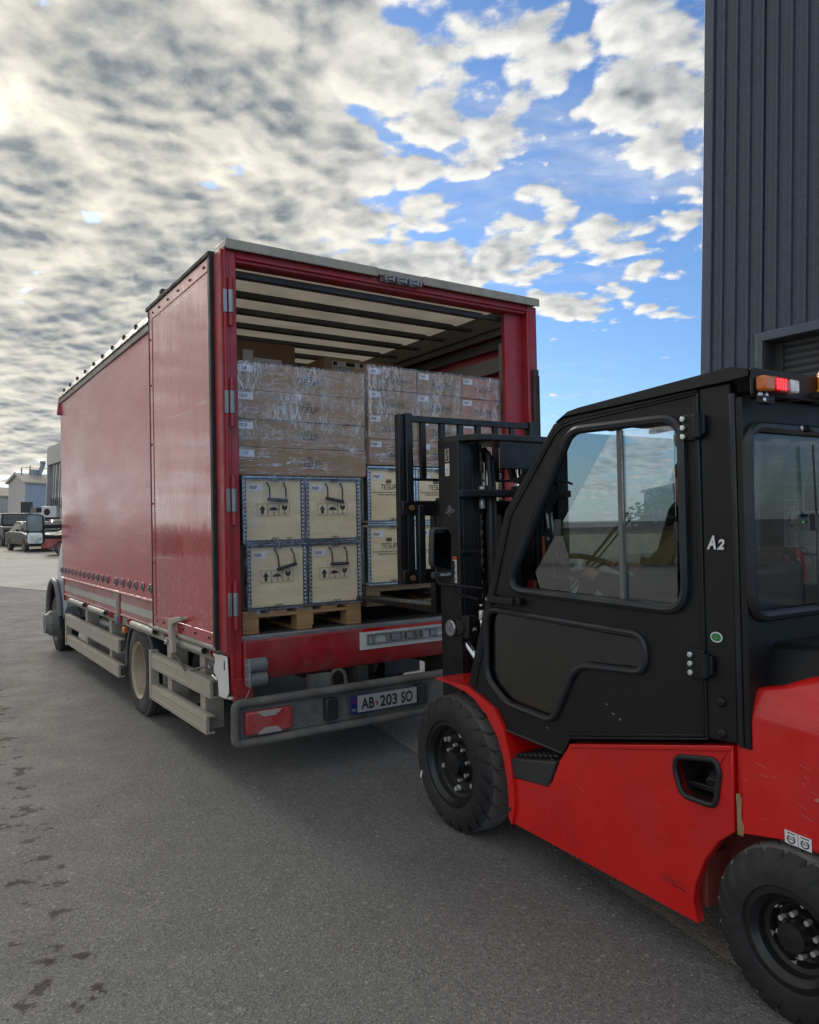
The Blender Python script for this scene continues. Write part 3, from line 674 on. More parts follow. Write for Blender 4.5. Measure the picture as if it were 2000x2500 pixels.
    ev = [5.696, 5.465, 5.244, 5.023, 4.819, 4.583, 4.35, 4.127, 3.907, 3.684, 3.458, 3.237, 2.874, 2.623, 2.396, 2.167, 1.934, 1.706]
    em = MB(); ring = [(0, .026*cos(2*pi*i/14), .034*sin(2*pi*i/14)) for i in range(14)]
    em.tube(ring, .006, 6, True); em.m(1).lathe([(0.0, .0), (.001, .024)], (0.002, 0, 0), (1, 0, 0), 12); em.m(0).tube([(-.008, 0, -.018), (-.016, 0, -.008), (-.016, 0, .010), (-.008, 0, .018)], .005, 6)
    eme = em.mesh('eyelet', ['grey_metal', 'seal_rubber'])
    for v in ev:
        o = mobj('eyelet', eme, truck); o.location = (-.027, v, 1.084)
    # top rail with roof buckles
    A('top_rail', 'rail_paint', MB().prism([(-.03, 3.125), (-.022, 3.20), (-.035, 3.205), (-.035, 3.222), (.0, 3.262), (.06, 3.262), (.06, 3.115)], 1.50, 5.72, 'y') if 0 else
      MB().hull([(-.03, 1.5, 3.122), (.06, 1.5, 3.122), (.06, 5.72, 3.122), (-.03, 5.72, 3.122), (-.03, 1.5, 3.175), (.06, 1.5, 3.175), (.06, 5.72, 3.175), (-.03, 5.72, 3.175)]), .006)
    A('roof_edge', 'cap_cream', MB().hull([(-.042, 1.5, 3.182), (.05, 1.5, 3.182), (.05, 5.74, 3.182), (-.042, 5.74, 3.182), (-.012, 1.5, 3.262), (.05, 1.5, 3.268), (.05, 5.74, 3.268), (-.012, 5.74, 3.262)]), .008)
    A('rail_end_cap', 'red_curtain', MB().hull([(-.06, 5.70, 2.98), (.03, 5.70, 2.98), (.03, 5.80, 3.0), (-.05, 5.80, 3.0), (-.035, 5.70, 3.18), (.03, 5.70, 3.18), (.03, 5.78, 3.2), (-.03, 5.78, 3.2)]), .01)
    for v in (1.637, 2.053, 2.458, 2.903, 3.311, 3.716, 4.147, 4.577, 5.0, 5.4):
        A('roof_buckle', 'black_plastic', MB().box(-.036, -.012, v-.014, v+.014, 3.225, 3.262), .003)
    A('roof_buckle', 'chassis', MB().box(-.055, .0, 1.22, 1.29, 3.27, 3.30).box(-.05, -.01, 1.20, 1.26, 3.302, 3.335), .006)
    # rear door folded flat along the side
    dr = MB().box(-.062, -.024, .142, 1.478, .83, 3.235)
    door = A('rear_door', 'red_door', dr, .004, label='left rear door folded back against the side')
    fr_ = MB().box(-.066, -.0622, .135, 1.485, .83, .905).box(-.066, -.0622, .135, 1.485, 3.155, 3.235).box(-.066, -.0622, 1.415, 1.485, .9052, 3.1548)
    fr_.ob('door_border', 'red_door', door, .002)
    MB().box(-.07, -.02, .098, .14, .80, 3.255).ob('door_seal', 'seal_rubber', door, .006); MB().box(-.07, -.02, 1.48, 1.5035, .80, 3.262).ob('door_seal', 'seal_rubber', door, .006)
    MB().box(-.075, -.02, .10, 1.56, 3.237, 3.272).ob('drip_rail', 'chassis', door, .008)
    MB().cyl((-.05, .10, .812), (-.05, 1.62, .806), .022, n=10).ob('door_sill', 'rail_paint', door)
    rv = MB()
    for v in (.2, .22, .48, .50, .74, .76, .98, 1.0, 1.2, 1.22, 1.38):
        for z in (3.195, .868): rv.cyl((-.066, v, z), (-.070, v, z), .008, n=8)
    for z in (1.3, 1.75, 2.2, 2.65, 3.0): rv.cyl((-.066, 1.45, z), (-.07, 1.45, z), .008, n=8)
    rv.ob('rivets', 'chassis', door)['kind'] = 'stuff'
    # hinge post of the door edge
    A('door_edge', 'red_paint', MB().box(-.045, -.014, -.03, .094, .80, 3.25).box(-.03, -.016, -.045, -.031, .8, 3.25), .004)
    # drop boards
    for v0, v1 in ((1.54, 2.755), (2.90, 5.60)):
        bd = A('drop_side', 'pale_board', MB().box(-.012, .02, v0, v1, .785, .982).box(-.022, -.0122, v0, v1, .785, .80), .004)
        MB().box(-.0185, -.0122, v0+.02, v1-.02, .842, .905).ob('stripe', 'stripe_grey', bd)
        MB().box(-.02, .02, v1, v1+.04, .72, .985).ob('board_end', 'red_paint', bd)
    A('middle_post', 'grey_metal', MB().box(-.025, .02, 2.80, 2.868, .70, 1.0).cyl((-.03, 2.834, .70), (-.03, 2.834, .78), .018, n=8), .004)
    A('side_rail', 'rail_paint', MB().box(-.0, .05, .10, 5.66, .70, .784), .003)
    for v0, v1 in ((.42, .95), (1.58, 2.28), (3.31, 4.04), (4.33, 5.12)):
        b = MB().cyl((-.03, v0, .758), (-.03, v1, .758), .026, n=12); b.m(1).cyl((-.03, v0-.003, .758), (-.03, v0-.0005, .758), .021, n=12)
        A('latch_tube', ['stripe_grey', 'seal_rubber'], b)
    for v in (.30, 1.33, 2.45, 3.176, 4.22, 5.3):
        b = MB().box(-.01, .0, v-.07, v+.07, .725, .79); b.tube([(-.02, v+.03*cos(a), .755+.024*sin(a)) for a in [i*pi/5 for i in range(10)]], .006, 6, True)
        A('lashing_ring', 'red_paint', b, .002)
    # side guards
    for v0, v1, z0, z1 in ((2.80, 5.44, .435, .562), (2.81, 5.37, .215, .33), (.325, 1.70, .462, .58), (.41, 1.71, .215, .335)):
        b = MB().box(-.03, -.008, v0, v1, z0, z1).box(-.008, .03, v0, v1, z1-.012, z1).box(-.008, .03, v0, v1, z0, z0+.012)
        b.box(-.033, -.0302, v0, v1, z0+.02, z0+.03).box(-.033, -.0302, v0, v1, z1-.03, z1-.02)
        A('guard_rail', 'guard_paint', b, .003)
    for v, z0, z1 in ((1.70, .22, .60), (5.42, .20, .57)):
        A('guard_strap', 'guard_paint', MB().box(-.036, .03, v, v+.05, z0, z1), .003)
    for v in (.60, 1.37, 3.33, 4.49):
        A('guard_post', 'guard_paint', MB().box(.03, .038, v, v+.10, .20, .72).box(.038, .16, v, v+.008, .20, .72), .002)
    # running gear
    ch = MB()
    for u in (.80, 1.66): ch.box(u, u+.08, .12, 6.9, .50, .72)
    for v in (.5, 1.4, 2.9, 4.0, 5.2): ch.box(.88, 1.66, v, v+.08, .55, .70)
    for v in (.35, .9, 1.5, 2.1, 2.7, 3.3, 3.9, 4.5, 5.1): ch.box(.06, 2.48, v, v+.06, .722, .785)
    A('chassis_frame', 'chassis', ch, .004)
    A('rear_axle', 'chassis', MB().cyl((.3, 2.2, .34), (2.24, 2.2, .34), .06, n=12).lathe([(-.2, .06), (-.12, .17), (.12, .17), (.2, .06)], (1.27, 2.2, .34), (1, 0, 0), 16))
    b = MB()
    for u in (.70, 1.84):
        for k in range(4): b.box(u-.035, u+.035, 1.5+.12*k, 2.9-.12*k, .40-.022*k, .418-.022*k)
    b.cyl((.62, 2.9, .44), (1.92, 2.9, .44), .03, n=8)
    A('leaf_spring', 'chassis', b)
    A('fuel_tank', 'grey_metal', MB().prism(rpoly([(.12, .28), (.62, .28), (.62, .62), (.12, .62)], .08), 3.45, 4.35, 'y'), 0)
    A('battery_box', 'chassis', MB().box(.14, .6, 4.6, 5.15, .33, .66), .02)
    A('air_tank', 'chassis', MB().cyl((.3, .75, .52), (.3, 1.35, .52), .12, n=16).cyl((.55, 3.0, .50), (.55, 3.5, .50), .1, n=16))
    A('spare_wheel', 'tyre', MB().lathe([(-.1, .2), (-.1, .34), (0, .37), (.1, .34), (.1, .2), (-.1, .2)], (1.25, 1.05, .48), (0, 0, 1), 32))
    b = MB()
    for q in range(3):
        b.tube([(.10, 5.25+.05*cos(a)+.02*q, .62+.055*sin(a)) for a in [i*2*pi/14 for i in range(14)]], .008, 6, True)
    A('air_hose', 'black_plastic', b)
    A('silencer', 'rust', MB().cyl((1.95, .5, .58), (1.95, 1.3, .58), .13, n=16).box(2.05, 2.3, 1.4, 2.0, .35, .7), .01)
    A('marker_lamp', 'amber_lens', MB().box(-.02, .02, 2.62, 2.70, .635, .69), .006)
    for u, s in ((.0, -1), (2.54, 1)):
        wheel_truck(truck, u, 2.225, .365, .385, .24, s, 'rim_beige')
        wheel_truck(truck, u-s*.27, 2.225, .365, .385, .24, s, 'rim_beige')
        b = MB()
        arc = [(2.21+.46*cos(a), .36+.42*sin(a)) for a in [rad(-2+i*9.6) for i in range(20)]]
        outer = [(p[0]+(p[0]-2.21)*.035, p[1]+(p[1]-.36)*.035) for p in arc]
        u0, u1 = (.02, .50) if s < 0 else (2.04, 2.52)
        for i in range(19):
            a, c, d, e = arc[i], arc[i+1], outer[i+1], outer[i]
            b.hull([(u0, *a), (u1, *a), (u1, *c), (u0, *c), (u0, *e), (u1, *e), (u1, *d), (u0, *d)])
        A('mudguard', 'black_plastic', b, 0, ang=50)  # shade inside the guard is put into its colour; only the edge stays grey
        b = MB()
        for i in range(19):
            a, c, d, e = arc[i], arc[i+1], outer[i+1], outer[i]; ub = u0-.016 if s < 0 else u1
            b.hull([(ub, *a), (ub+.0155, *a), (ub+.0155, *c), (ub, *c), (ub, *e), (ub+.0155, *e), (ub+.0155, *d), (ub, *d)])
        A('mudguard_edge', 'grey_plastic', b, 0, ang=50)
        A('mud_flap', 'guard_paint' if s < 0 else 'black_plastic', MB().box(.05 if s < 0 else 2.1, .45 if s < 0 else 2.5, 1.66, 1.67, .14, .45))
    for u, s in ((.02, -1), (2.52, 1)):
        tw = wheel_truck(truck, u, 6.52, .355, .365, .235, s, 'hub_grey', .02)
        b = MB(); b.lathe([(h*s, r) for h, r in ((-.02, .17), (.06, .165), (.10, .13), (.13, .125), (.135, .07), (.12, .0))], (u, 6.52, .355), (1, 0, 0), 24)
        for i in range(6): b.cyl((u+s*.05, 6.52+.15*cos(i*pi/3), .355+.15*sin(i*pi/3)), (u+s*.085, 6.52+.15*cos(i*pi/3), .355+.15*sin(i*pi/3)), .018, n=6)
        b.ob('hub', 'hub_grey', tw)
    # underrun bumper
    b = MB()
    fr = [(-.01, z) for z in (0,)]
    pts = []
    for x, z in rpoly([(-.02, .262), (2.55, .262), (2.55, .500), (-.02, .500)], .035, 4): pts.append((x, -.09, z))
    b.tube(pts, .028, 10, True); b.box(0, 2.53, -.075, -.062, .29, .47)
    bump = A('rear_bumper', 'bumper_grey', b, 0, ang=50)
    for x0 in (.035, 2.19):
        lm = MB().box(x0, x0+.305, -.118, -.07, .308, .446)
        lamp = lm.ob('tail_lamp', 'lamp_red', bump, .012)
        g = Dec((x0, -.1185, .308), (1, 0, 0), (0, 0, 1), .002)
        for y, sg in ((.138, -1), (.0, 1)):
            g.poly([(.07, y), (.235, y), (.215, y+sg*.02), (.19, y+sg*.036), (.115, y+sg*.036), (.09, y+sg*.02)])
        g.ob('lamp_window', 'lamp_grey', lamp) if 0 else g.ob('lamp_window', 'lamp_grey', bump)
    for x in (.60, 1.30): MB().box(x-.035, x+.05, -.13, -.075, .315, .455).ob('plate_bracket', 'black_plastic', bump, .01)
    pl = MB().box(.732, 1.255, -.135, -.125, .330, .452); pl.ob('plate_holder', 'navy', bump, .003)
    plate = MB().box(.737, 1.250, -.1365, -.1352, .340, .447).ob('number_plate', 'plate_white', truck)
    Y0 = -.1366
    d = Dec((.737, Y0, .340), (1, 0, 0), (0, 0, 1), .0006); d.rect(0, 0, .05, .107); d.ob('euro_band', 'plate_blue', plate)
    d = Dec((.737, Y0, .340), (1, 0, 0), (0, 0, 1), .0014)
    for i in range(12): d.disc(.025+.014*cos(i*pi/6), .077+.014*sin(i*pi/6), .0022, 6)
    d.ob('star_ring', 'amber_lens', plate)
    text('SK', 'plate_white', plate, (.746, Y0, .352), (1, 0, 0), (0, 0, 1), .026, .032)
    for s_, x, w_ in (('AB', .815, .098), ('203', .957, .135), ('SO', 1.124, .092)):
        text(s_, 'ink', plate, (x, Y0, .357), (1, 0, 0), (0, 0, 1), .100, w_, bold=.022)
    d = Dec((.925, Y0, .378), (1, 0, 0), (0, 0, 1), .001); d.poly([(0, .0), (.02, 0), (.02, .02), (0, .02)]); d.m(1).poly([(0, -.002), (.01, -.012), (.02, -.002)]); d.m(2).rect(.008, .0, .004, .018).rect(.004, .010, .012, .003)
    d.ob('crest', ['red_lens', 'plate_blue', 'plate_white'], plate)
    for x in (.85, 1.62): A('bumper_arm', 'chassis', MB().box(x, x+.07, -.06, .3, .28, .62), .004)
    A('tow_eye', 'bumper_grey', MB().box(.52, .66, -.02, .06, .36, .60).tube([(.72+.06*cos(a), .0, .53+.08*sin(a)) for a in [i*pi/8 for i in range(17)]], .014, 6), .004)
    # rubber rollers
    for z in (.722, .638):
        r_ = MB().box(.055, .069, -.135, -.052, z-.042, z+.042); r_.m(1).cyl((.069, -.095, z), (.175, -.095, z), .042, n=20); r_.m(0).cyl((.048, -.095, z), (.055, -.095, z), .014, n=8)
        for k in range(5): r_.m(1).lathe([(.08+.017*k, .0425), (.085+.017*k, .044), (.090+.017*k, .0425)], (0.0, -.095, z), (1, 0, 0), 20)
        A('buffer_roller', ['grey_metal', 'grey_plastic'], r_, .003)
    A('lamp_wire', 'grey_metal', MB().tube([(.076, -.10, .595), (.05, -.105, .545), (.022, -.10, .50)], .0025, 5))
    # white bracket, door hook
    b = MB().prism([(.240, .768), (.0, .775), (-.02, .56), (.02, .515), (.15, .512), (.165, .62), (.235, .645)], -.035, -.027, 'x')
    b.box(-.026, .0, -.01, .15, .515, .53)
    A('lock_bracket', 'white_paint', b, .003)
    A('safety_pin', 'chrome', MB().tube([(-.04, .225, .71), (-.05, .265, .67), (-.05, .285, .685), (-.042, .25, .72)], .004, 5, True).cyl((-.03, .17, .61), (-.03, .26, .625), .012, n=8))
    A('bracket_hole', 'seal_rubber', MB().prism([(.215, .70), (.225, .70), (.225, .75), (.215, .75)], -.0385, -.0353, 'x').prism([(.03, .69), (.045, .69), (.043, .745), (.034, .745)], -.0385, -.0353, 'x'))
    A('door_hook', 'guard_paint', MB().prism([(.955, .925), (.66, .965), (.66, .935), (.82, .905), (.862, .88), (.835, .70), (.915, .70), (.945, .86)], -.115, -.085, 'x').cyl((-.09, .66, .95), (-.06, .655, .95), .012, n=8), .004)
    A('hook_rod', 'bumper_grey', MB().cyl((-.09, .875, .70), (-.03, .82, .57), .012, n=8).cyl((-.02, .80, .575), (-.01, .40, .66), .008, n=8))
    A('latch_block', 'galvanised', MB().box(-.03, .0, 1.20, 1.32, .715, .755).box(-.045, -.03, 1.23, 1.29, .70, .735).box(-.03, .0, 1.06, 1.18, .70, .74).box(-.045, -.03, 1.08, 1.12, .715, .755), .006)
    # cab
    prof = [(5.78, .62), (5.78, 2.10), (5.86, 2.2), (6.0, 2.2), (6.12, 2.1), (6.62, 1.27), (7.28, 1.06), (7.42, .92), (7.45, .40), (6.98, .40)]
    arch = [(6.52+.46*cos(a), .42+.50*sin(a)) for a in [rad(-2+i*15) for i in range(13)]]
    b = MB()
    def wu(v, z, s):
        k = max(0, (z-1.0)/1.2)*.16+max(0, (v-6.45))*.16
        return .035+k if s < 0 else 2.505-k
    full = prof+arch
    n = len(full)
    tri = tessellate_polygon([[Vector((q[0], q[1], 0)) for q in full]])
    vs_ = [(wu(*q, -1), *q) for q in full]+[(wu(*q, 1), *q) for q in full]
    b.add(vs_, [tuple(t) for t in tri]+[tuple(i+n for i in reversed(t)) for t in tri]+[(i, (i+1) % n, n+(i+1) % n, n+i) for i in range(n)])
    cabo = A('cab', 'cab_blue', b, .03, seg=3)
    for s, u0 in ((-1, -.028), (1, 2.568)):
        b = MB(); ar = [(6.50+r_*cos(a), .42+r_*1.06*sin(a)) for r_ in (.47,) for a in [rad(-8+i*10) for i in range(19)]]
        b.tube([(u0+(.03 if s < 0 else -.03), *q) for q in ar], .034, 8)
        b.ob('wheel_arch', 'grey_plastic', cabo)
    for u0, u1 in ((.0, .46), (2.08, 2.54)):
        b = MB(); ar = [(6.50+.45*cos(a), .42+.475*sin(a)) for a in [rad(-10+i*12.5) for i in range(17)]]
        for p_, q_ in zip(ar[:-1], ar[1:]):
            p2, q2 = [(6.5+(t_[0]-6.5)*1.04, .42+(t_[1]-.42)*1.04) for t_ in (p_, q_)]
            b.hull([(u0, *p_), (u1, *p_), (u1, *q_), (u0, *q_), (u0, *p2), (u1, *p2), (u1, *q2), (u0, *q2)])
        b.ob('arch_liner', 'seat_black', cabo, ang=50)
    MB().prism([(6.10, .41), (6.94, .41), (6.94, .62), (6.80, .86), (6.52, .94), (6.24, .86), (6.10, .62)], .27, .30, 'x').prism([(6.10, .41), (6.94, .41), (6.94, .62), (6.80, .86), (6.52, .94), (6.24, .86), (6.10, .62)], 2.24, 2.27, 'x').ob('wheel_well', 'seat_black', cabo)
    MB().hull([(.20, 6.21, 2.02), (2.34, 6.21, 2.02), (2.42, 6.64, 1.285), (.12, 6.64, 1.285), (.20, 6.235, 2.03), (2.34, 6.235, 2.03), (2.42, 6.665, 1.295), (.12, 6.665, 1.295)]).ob('windscreen', 'car_glass', cabo)
    MB().box(.0, .028, 5.86, 6.3, 1.35, 1.95).ob('side_window', 'car_glass', cabo, .02) if 0 else None
    # wing mirror on its two arms
    mr = MB().prism(rpoly([(-.34, 1.395), (-.135, 1.395), (-.135, 1.78), (-.34, 1.78)], [.06, .06, .07, .09], 6), 6.2, 6.29, 'y')
    mo = A('wing_mirror', 'black_plastic', mr, .012)
    MB().prism(rpoly([(-.325, 1.565), (-.15, 1.565), (-.15, 1.765), (-.325, 1.765)], .04), 6.192, 6.1985, 'y').ob('mirror_glass', 'mirror_glass', mo)
    MB().prism(rpoly([(-.325, 1.41), (-.15, 1.41), (-.15, 1.545), (-.325, 1.545)], .03), 6.192, 6.1985, 'y').ob('mirror_glass', 'chrome', mo)
    MB().box(-.355, -.33, 6.22, 6.27, 1.42, 1.46).ob('indicator', 'amber_lens', mo, .006)
    MB().bar((-.14, 6.25, 1.62), (.12, 6.3, 1.63), .04, .05).bar((-.14, 6.25, 1.49), (.12, 6.3, 1.48), .04, .05).ob('mirror_arm', 'black_plastic', truck, .012)
    c_ = Matrix.Translation((-.235, 6.24, 1.58)); mo.matrix_local = c_ @ Matrix.Rotation(rad(-20), 4, 'Z') @ c_.inverted()
build_truck()

# ------------------------------------------------------------------ cargo
def t_thing(name, label, cat, u, v, z, group=None, turn=0):
    return thing(name, label, cat, TM @ Vector((u, v, z)), T_R+turn, group)
def pallet(label, u, v, z, w, d, wood):
    r = t_thing('wooden_pallet', label, 'pallet', u, v, z, 'pallets on the truck floor')
    nb = 3
    for k in range(5):
        x0 = 0 if w > d else k*(w-.12)/4
        if w <= d: MB().box(x0, x0+.12, 0, d, .122, .144).ob('deck_board', wood, r, .002)
        else: MB().box(0, w, k*(d-.12)/4, k*(d-.12)/4+.12, .122, .144).ob('deck_board', wood, r, .002)
    for j in range(3):
        y = j*(d-.10)/2
        MB().box(0, w, y, y+.10, .1005, .1215).ob('stringer_board', wood, r, .002)
        for i in range(3):
            x = i*(w-.11)/2
            MB().box(x, x+.11+.01*(i == 1), y, y+.10, .0225, .100).ob('block', wood, r, .003)
    for i in range(3):
        x = i*(w-.11)/2; MB().box(x, x+.11, 0, d, 0, .022).ob('bottom_board', wood, r, .002)
    if w > d: MB().box(.112, w-.112, .0, .1, .0, .0215).ob('bottom_board', wood, r, .002)
    return r
pallet('bare wooden pallet under the left wrapped stack, standing on the truck floor', .118, .125, .876, .86, 1.15, 'pallet_wood')
pallet('dark wooden pallet raised behind the forklift mast under the right stack', 1.03, .13, .985, 1.25, .8, 'old_pallet_wood')

def crate(label, u0, u1, z0, z1, v, depth, kind, tilt, handle=True):
    w, h = u1-u0, z1-z0
    r = t_thing('plywood_crate', label, 'crate', (u0+u1)/2, v, z0, 'plywood crates with steel edges')
    hw = w/2
    MB().box(-hw+.006, hw-.006, .008, depth-.006, .006, h-.006).ob('plywood_panel', 'plywood', r, .001)
    def prof(nm, b): return b.ob(nm, ['galvanised', 'galv_dark', 'sticker'], r, 0)
    for s in (-1, 1):                                   # perforated upright angles
        b = MB(); x0 = hw*s; x1 = s*(hw-.027)
        b.m(1).box(min(x0, x1), max(x0, x1), 0, .007, .02, h-.02).box(min(x0, x0-s*.004), max(x0, x0-s*.004), .0072, .05, .02, h-.02)
        b.m(0).box(min(x0, x0-s*.012), max(x0, x0-s*.012), -.005, -.0005, .0, h)
        nh = 15
        for k in range(nh):
            zc = .035+(h-.07)*k/(nh-1); b.m(2).cyl((s*(hw-.0155), -.0006, zc), (s*(hw-.0155), -.0022, zc), .0066, n=10)
        prof('edge_profile', b)
    for z_, sg in ((0, 1), (h, -1)):
        b = MB().box(-hw+.002, hw-.002, -.006, .0, min(z_, z_+sg*.022), max(z_, z_+sg*.022)); b.box(-hw, hw, -.012, -.0062, min(z_+sg*.004, z_+sg*.010), max(z_+sg*.004, z_+sg*.010))
        b.m(1).box(-hw+.004, hw-.004, -.0085, -.0062, min(z_+sg*.012, z_+sg*.019), max(z_+sg*.012, z_+sg*.019))
        prof('edge_profile', b)
        c = MB(); zc = z_+sg*.012
        for dx in (-.013, .013):
            c.tube([(dx+.012*cos(a), -.014, zc+sg*.012+.010*sin(a)) for a in [i*pi/5 for i in range(10)]], .003, 5, True)
        c.ob('clip', 'galv_dark', r)
    st = Dec((-hw+.045, .0074, h-.095), (1, 0, 0), (0, 0, 1), -.0 or .0016)
    st.n = Vector((0, -.0016, 0)); st.rect(0, 0, .095, .045); st.n = Vector((0, -.0026, 0)); st.m(1).word(.008, .015, .048, .016, st=.16)
    st.ob('sticker', ['sticker', 'ink'], r)
    d = Dec((0, .0072, 0), (1, 0, 0), (0, 0, 1)); d.n = Vector((0, -.0014, 0))
    if kind == 'icons':
        w_ = .071; d.icons(-.115+.0, h*.41, w_, .09)
        d.ob('printed_symbols', 'ink', r)
        # rope handle hanging by two cords
        cx_ = .02+tilt*.02; zt, zb = h*.90, h*.645
        b = MB()
        pL, pR = Vector((cx_-.062, -.012, zt-.0+tilt*.0)), Vector((cx_+.052, -.012, zt))
        qL, qR = Vector((cx_-.048+tilt*.006, -.018, zb-tilt*.012)), Vector((cx_+.062+tilt*.006, -.018, zb+tilt*.012))
        for p_, q_ in ((pL, qL), (pR, qR)):
            b.tube([p_+Vector((0, .02, .002)), p_, p_.lerp(q_, .3)+Vector((.006, -.006, 0)), p_.lerp(q_, .7)+Vector((.004, -.004, 0)), q_], .0052, 6)
        e = (qR-qL).normalized()*.012; b.cyl(qL-e, qR+e, .0115, n=8)
        b.ob('carry_handle', 'black_plastic', r)
    else:
        cx_ = -.02
        for x, y in ((-1, -.6), (1, .6)): d.line([(cx_-.022, h*.74-.011*y/.6), (cx_+.022, h*.74+.011*y/.6)], .0035)
        d.line([(cx_-.022, h*.74), (cx_+.022, h*.74)], .004); d.line([(cx_, h*.74-.013), (cx_, h*.74+.013)], .004); d.frame(cx_-.02, h*.74-.012, .04, .024, .003)
        d.word(cx_-.062, h*.60, .124, .032, st=.13); d.ob('printed_logo', 'ink', r)
        text('We are changing the game. You are changing', 'ink', r, (cx_-.135, .0072, h*.535), (1, 0, 0), (0, 0, 1), .014, .27, lift=.0014, bold=.02)
        text('Powering locals & connecting global', 'ink', r, (cx_-.09, .0072, h*.495), (1, 0, 0), (0, 0, 1), .014, .20, lift=.0014, bold=.02)
    return r
V0 = .117
crate('lower left plywood crate on the left pallet, its handle hanging askew', .150, .568, 1.022, 1.447, V0, 1.1, 'icons', 1.2)
crate('lower right plywood crate on the left pallet, its handle hanging level', .579, .983, 1.022, 1.447, V0+.006, 1.1, 'icons', 0)
crate('upper left plywood crate on the left pallet under the wrapped cartons', .126, .560, 1.450, 1.880, V0, 1.1, 'icons', -.35)
crate('upper right plywood crate on the left pallet with a large wood knot', .566, .984, 1.450, 1.880, V0+.004, 1.1, 'icons', -.9)
for i, (a, c) in enumerate(((1.036, 1.440), (1.446, 1.858), (1.864, 2.27))):
    w = ('nearest the handled crates', 'behind the forklift mast', 'by the right truck wall')[i]
    crate('lower logo-printed plywood crate on the raised pallet, '+w, a, c, 1.131, 1.560, .12+.004*i, .76, 'logo', 0)
    crate('upper logo-printed plywood crate on the raised pallet, '+w, a+.008, c+.004, 1.564, 1.966, .12+.003*i, .76, 'logo', 0)
def carton(label, u0, u1, z0, z1, v, depth, kind, mname='cardboard', group='long cartons'):
    w, h = u1-u0, z1-z0; hw = w/2
    r = t_thing('cardboard_box', label, 'box', (u0+u1)/2, v, z0, group)
    bm_ = MB().box(-hw, hw, 0, depth, 0, h)
    bm_.ob('carton', mname, r, .006)
    MB().box(-hw+.004, hw-.004, depth*.5-.002, depth*.5+.002, h-.0005, h+.0008).ob('lid_seam', 'cardboard_dark', r)
    st = Dec((0, 0, 0), (1, 0, 0), (0, 0, 1)); st.n = Vector((0, -.0015, 0))
    if kind == 'long':
        st.rect(-hw+.012, h-.062, .10, .046); st.n = Vector((0, -.0025, 0)); st.m(1).word(-hw+.020, h-.047, .052, .017, st=.16)
        d = Dec((0, 0, 0), (1, 0, 0), (0, 0, 1)); d.n = Vector((0, -.0014, 0)); cx_ = .035
        d.word(cx_-.075, h*.36, .15, .036, st=.15)
        d.line([(cx_-.02, h*.66), (cx_+.02, h*.66)], .005); d.line([(cx_-.012, h*.71), (cx_+.012, h*.71)], .004); d.line([(cx_, h*.60), (cx_, h*.76)], .004)
        d.ob('printed_logo', 'faded_ink', r)
    elif kind == 'short':
        st.rect(-hw+.010, h-.055, .088, .042); st.n = Vector((0, -.0025, 0)); st.m(1).word(-hw+.017, h-.041, .044, .015, st=.16)
        d = Dec((0, 0, 0), (1, 0, 0), (0, 0, 1)); d.n = Vector((0, -.0014, 0)); x, y, w_ = -.085, h*.30, .040
        for i in range(4):
            xx = x+i*.047; d.frame(xx, y, w_, w_*1.05, .002)
            if i == 0: d.wineglass(xx, y, w_)
            elif i == 1: d.rect(xx+.009, y+.008, .006, .022).rect(xx+.025, y+.008, .006, .022).rect(xx+.006, y+.005, .028, .003)
            elif i == 2: d.ring(xx+.02, y+.021, .012, .004, 10).disc(xx+.02, y+.021, .004, 8)
            else: d.umbrella(xx, y, w_)
        d.ob('printed_symbols', 'faded_ink', r)
    st.ob('sticker', ['sticker', 'ink'], r) if kind != 'plain' else None
    return r
names = ['bottom', 'second from bottom', 'third from bottom', 'top']
for i, (z0, z1, u0, u1, dv) in enumerate(((1.886, 2.064, .10, 1.036, 0), (2.066, 2.242, .098, 1.032, .006), (2.244, 2.428, .096, 1.032, -.006), (2.430, 2.606, .099, 1.036, .003))):
    carton('long brown carton, %s of the film-wrapped stack on the left' % names[i], u0, u1, z0, z1, V0+dv, 1.14, 'long', group='long cartons on the left stack')
cols = ((1.068, 1.478), (1.484, 1.888), (1.894, 2.284)); cn = ('left', 'middle', 'right')
for i, (z0, z1) in enumerate(((1.975, 2.155), (2.157, 2.335), (2.337, 2.508), (2.510, 2.670))):
    for j, (a, c) in enumerate(cols):
        z0_ = z0
        carton('short brown carton, %s column, %s row of the right stack' % (cn[j], names[i]), a+random.uniform(-.003, .003), c, z0_-.002*j, z1-.002*j, .12+random.uniform(-.006, .006), .78, 'short', 'cardboard_red' if j == 2 else 'cardboard', 'short cartons on the right stack')
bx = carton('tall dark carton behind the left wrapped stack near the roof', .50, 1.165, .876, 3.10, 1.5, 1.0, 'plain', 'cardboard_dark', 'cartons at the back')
d = Dec((0, 0, 0), (1, 0, 0), (0, 0, 1)); d.n = Vector((0, -.0015, 0)); d.rect(-.14, 2.06, .09, .09).rect(-.045, 2.06, .25, .03); d.ob('sticker', 'sign_white', bx)
bx = carton('plain brown carton with a white label panel behind the right stack', 1.44, 2.28, .876, 3.04, 1.5, 1.0, 'plain', 'cardboard', 'cartons at the back')
d = Dec((0, 0, 0), (1, 0, 0), (0, 0, 1)); d.n = Vector((0, -.0015, 0)); d.rect(-.34, 2.04, .36, .10); d.n = Vector((0, -.0025, 0)); d.m(1).rect(-.33, 2.10, .04, .035).rect(-.20, 2.10, .09, .035).rect(-.06, 2.10, .04, .035)
for k in range(6): d.frame(-.33+.036*k, 2.05, .026, .035, .004)
d.ob('label_panel', ['sign_white', 'ink'], bx)
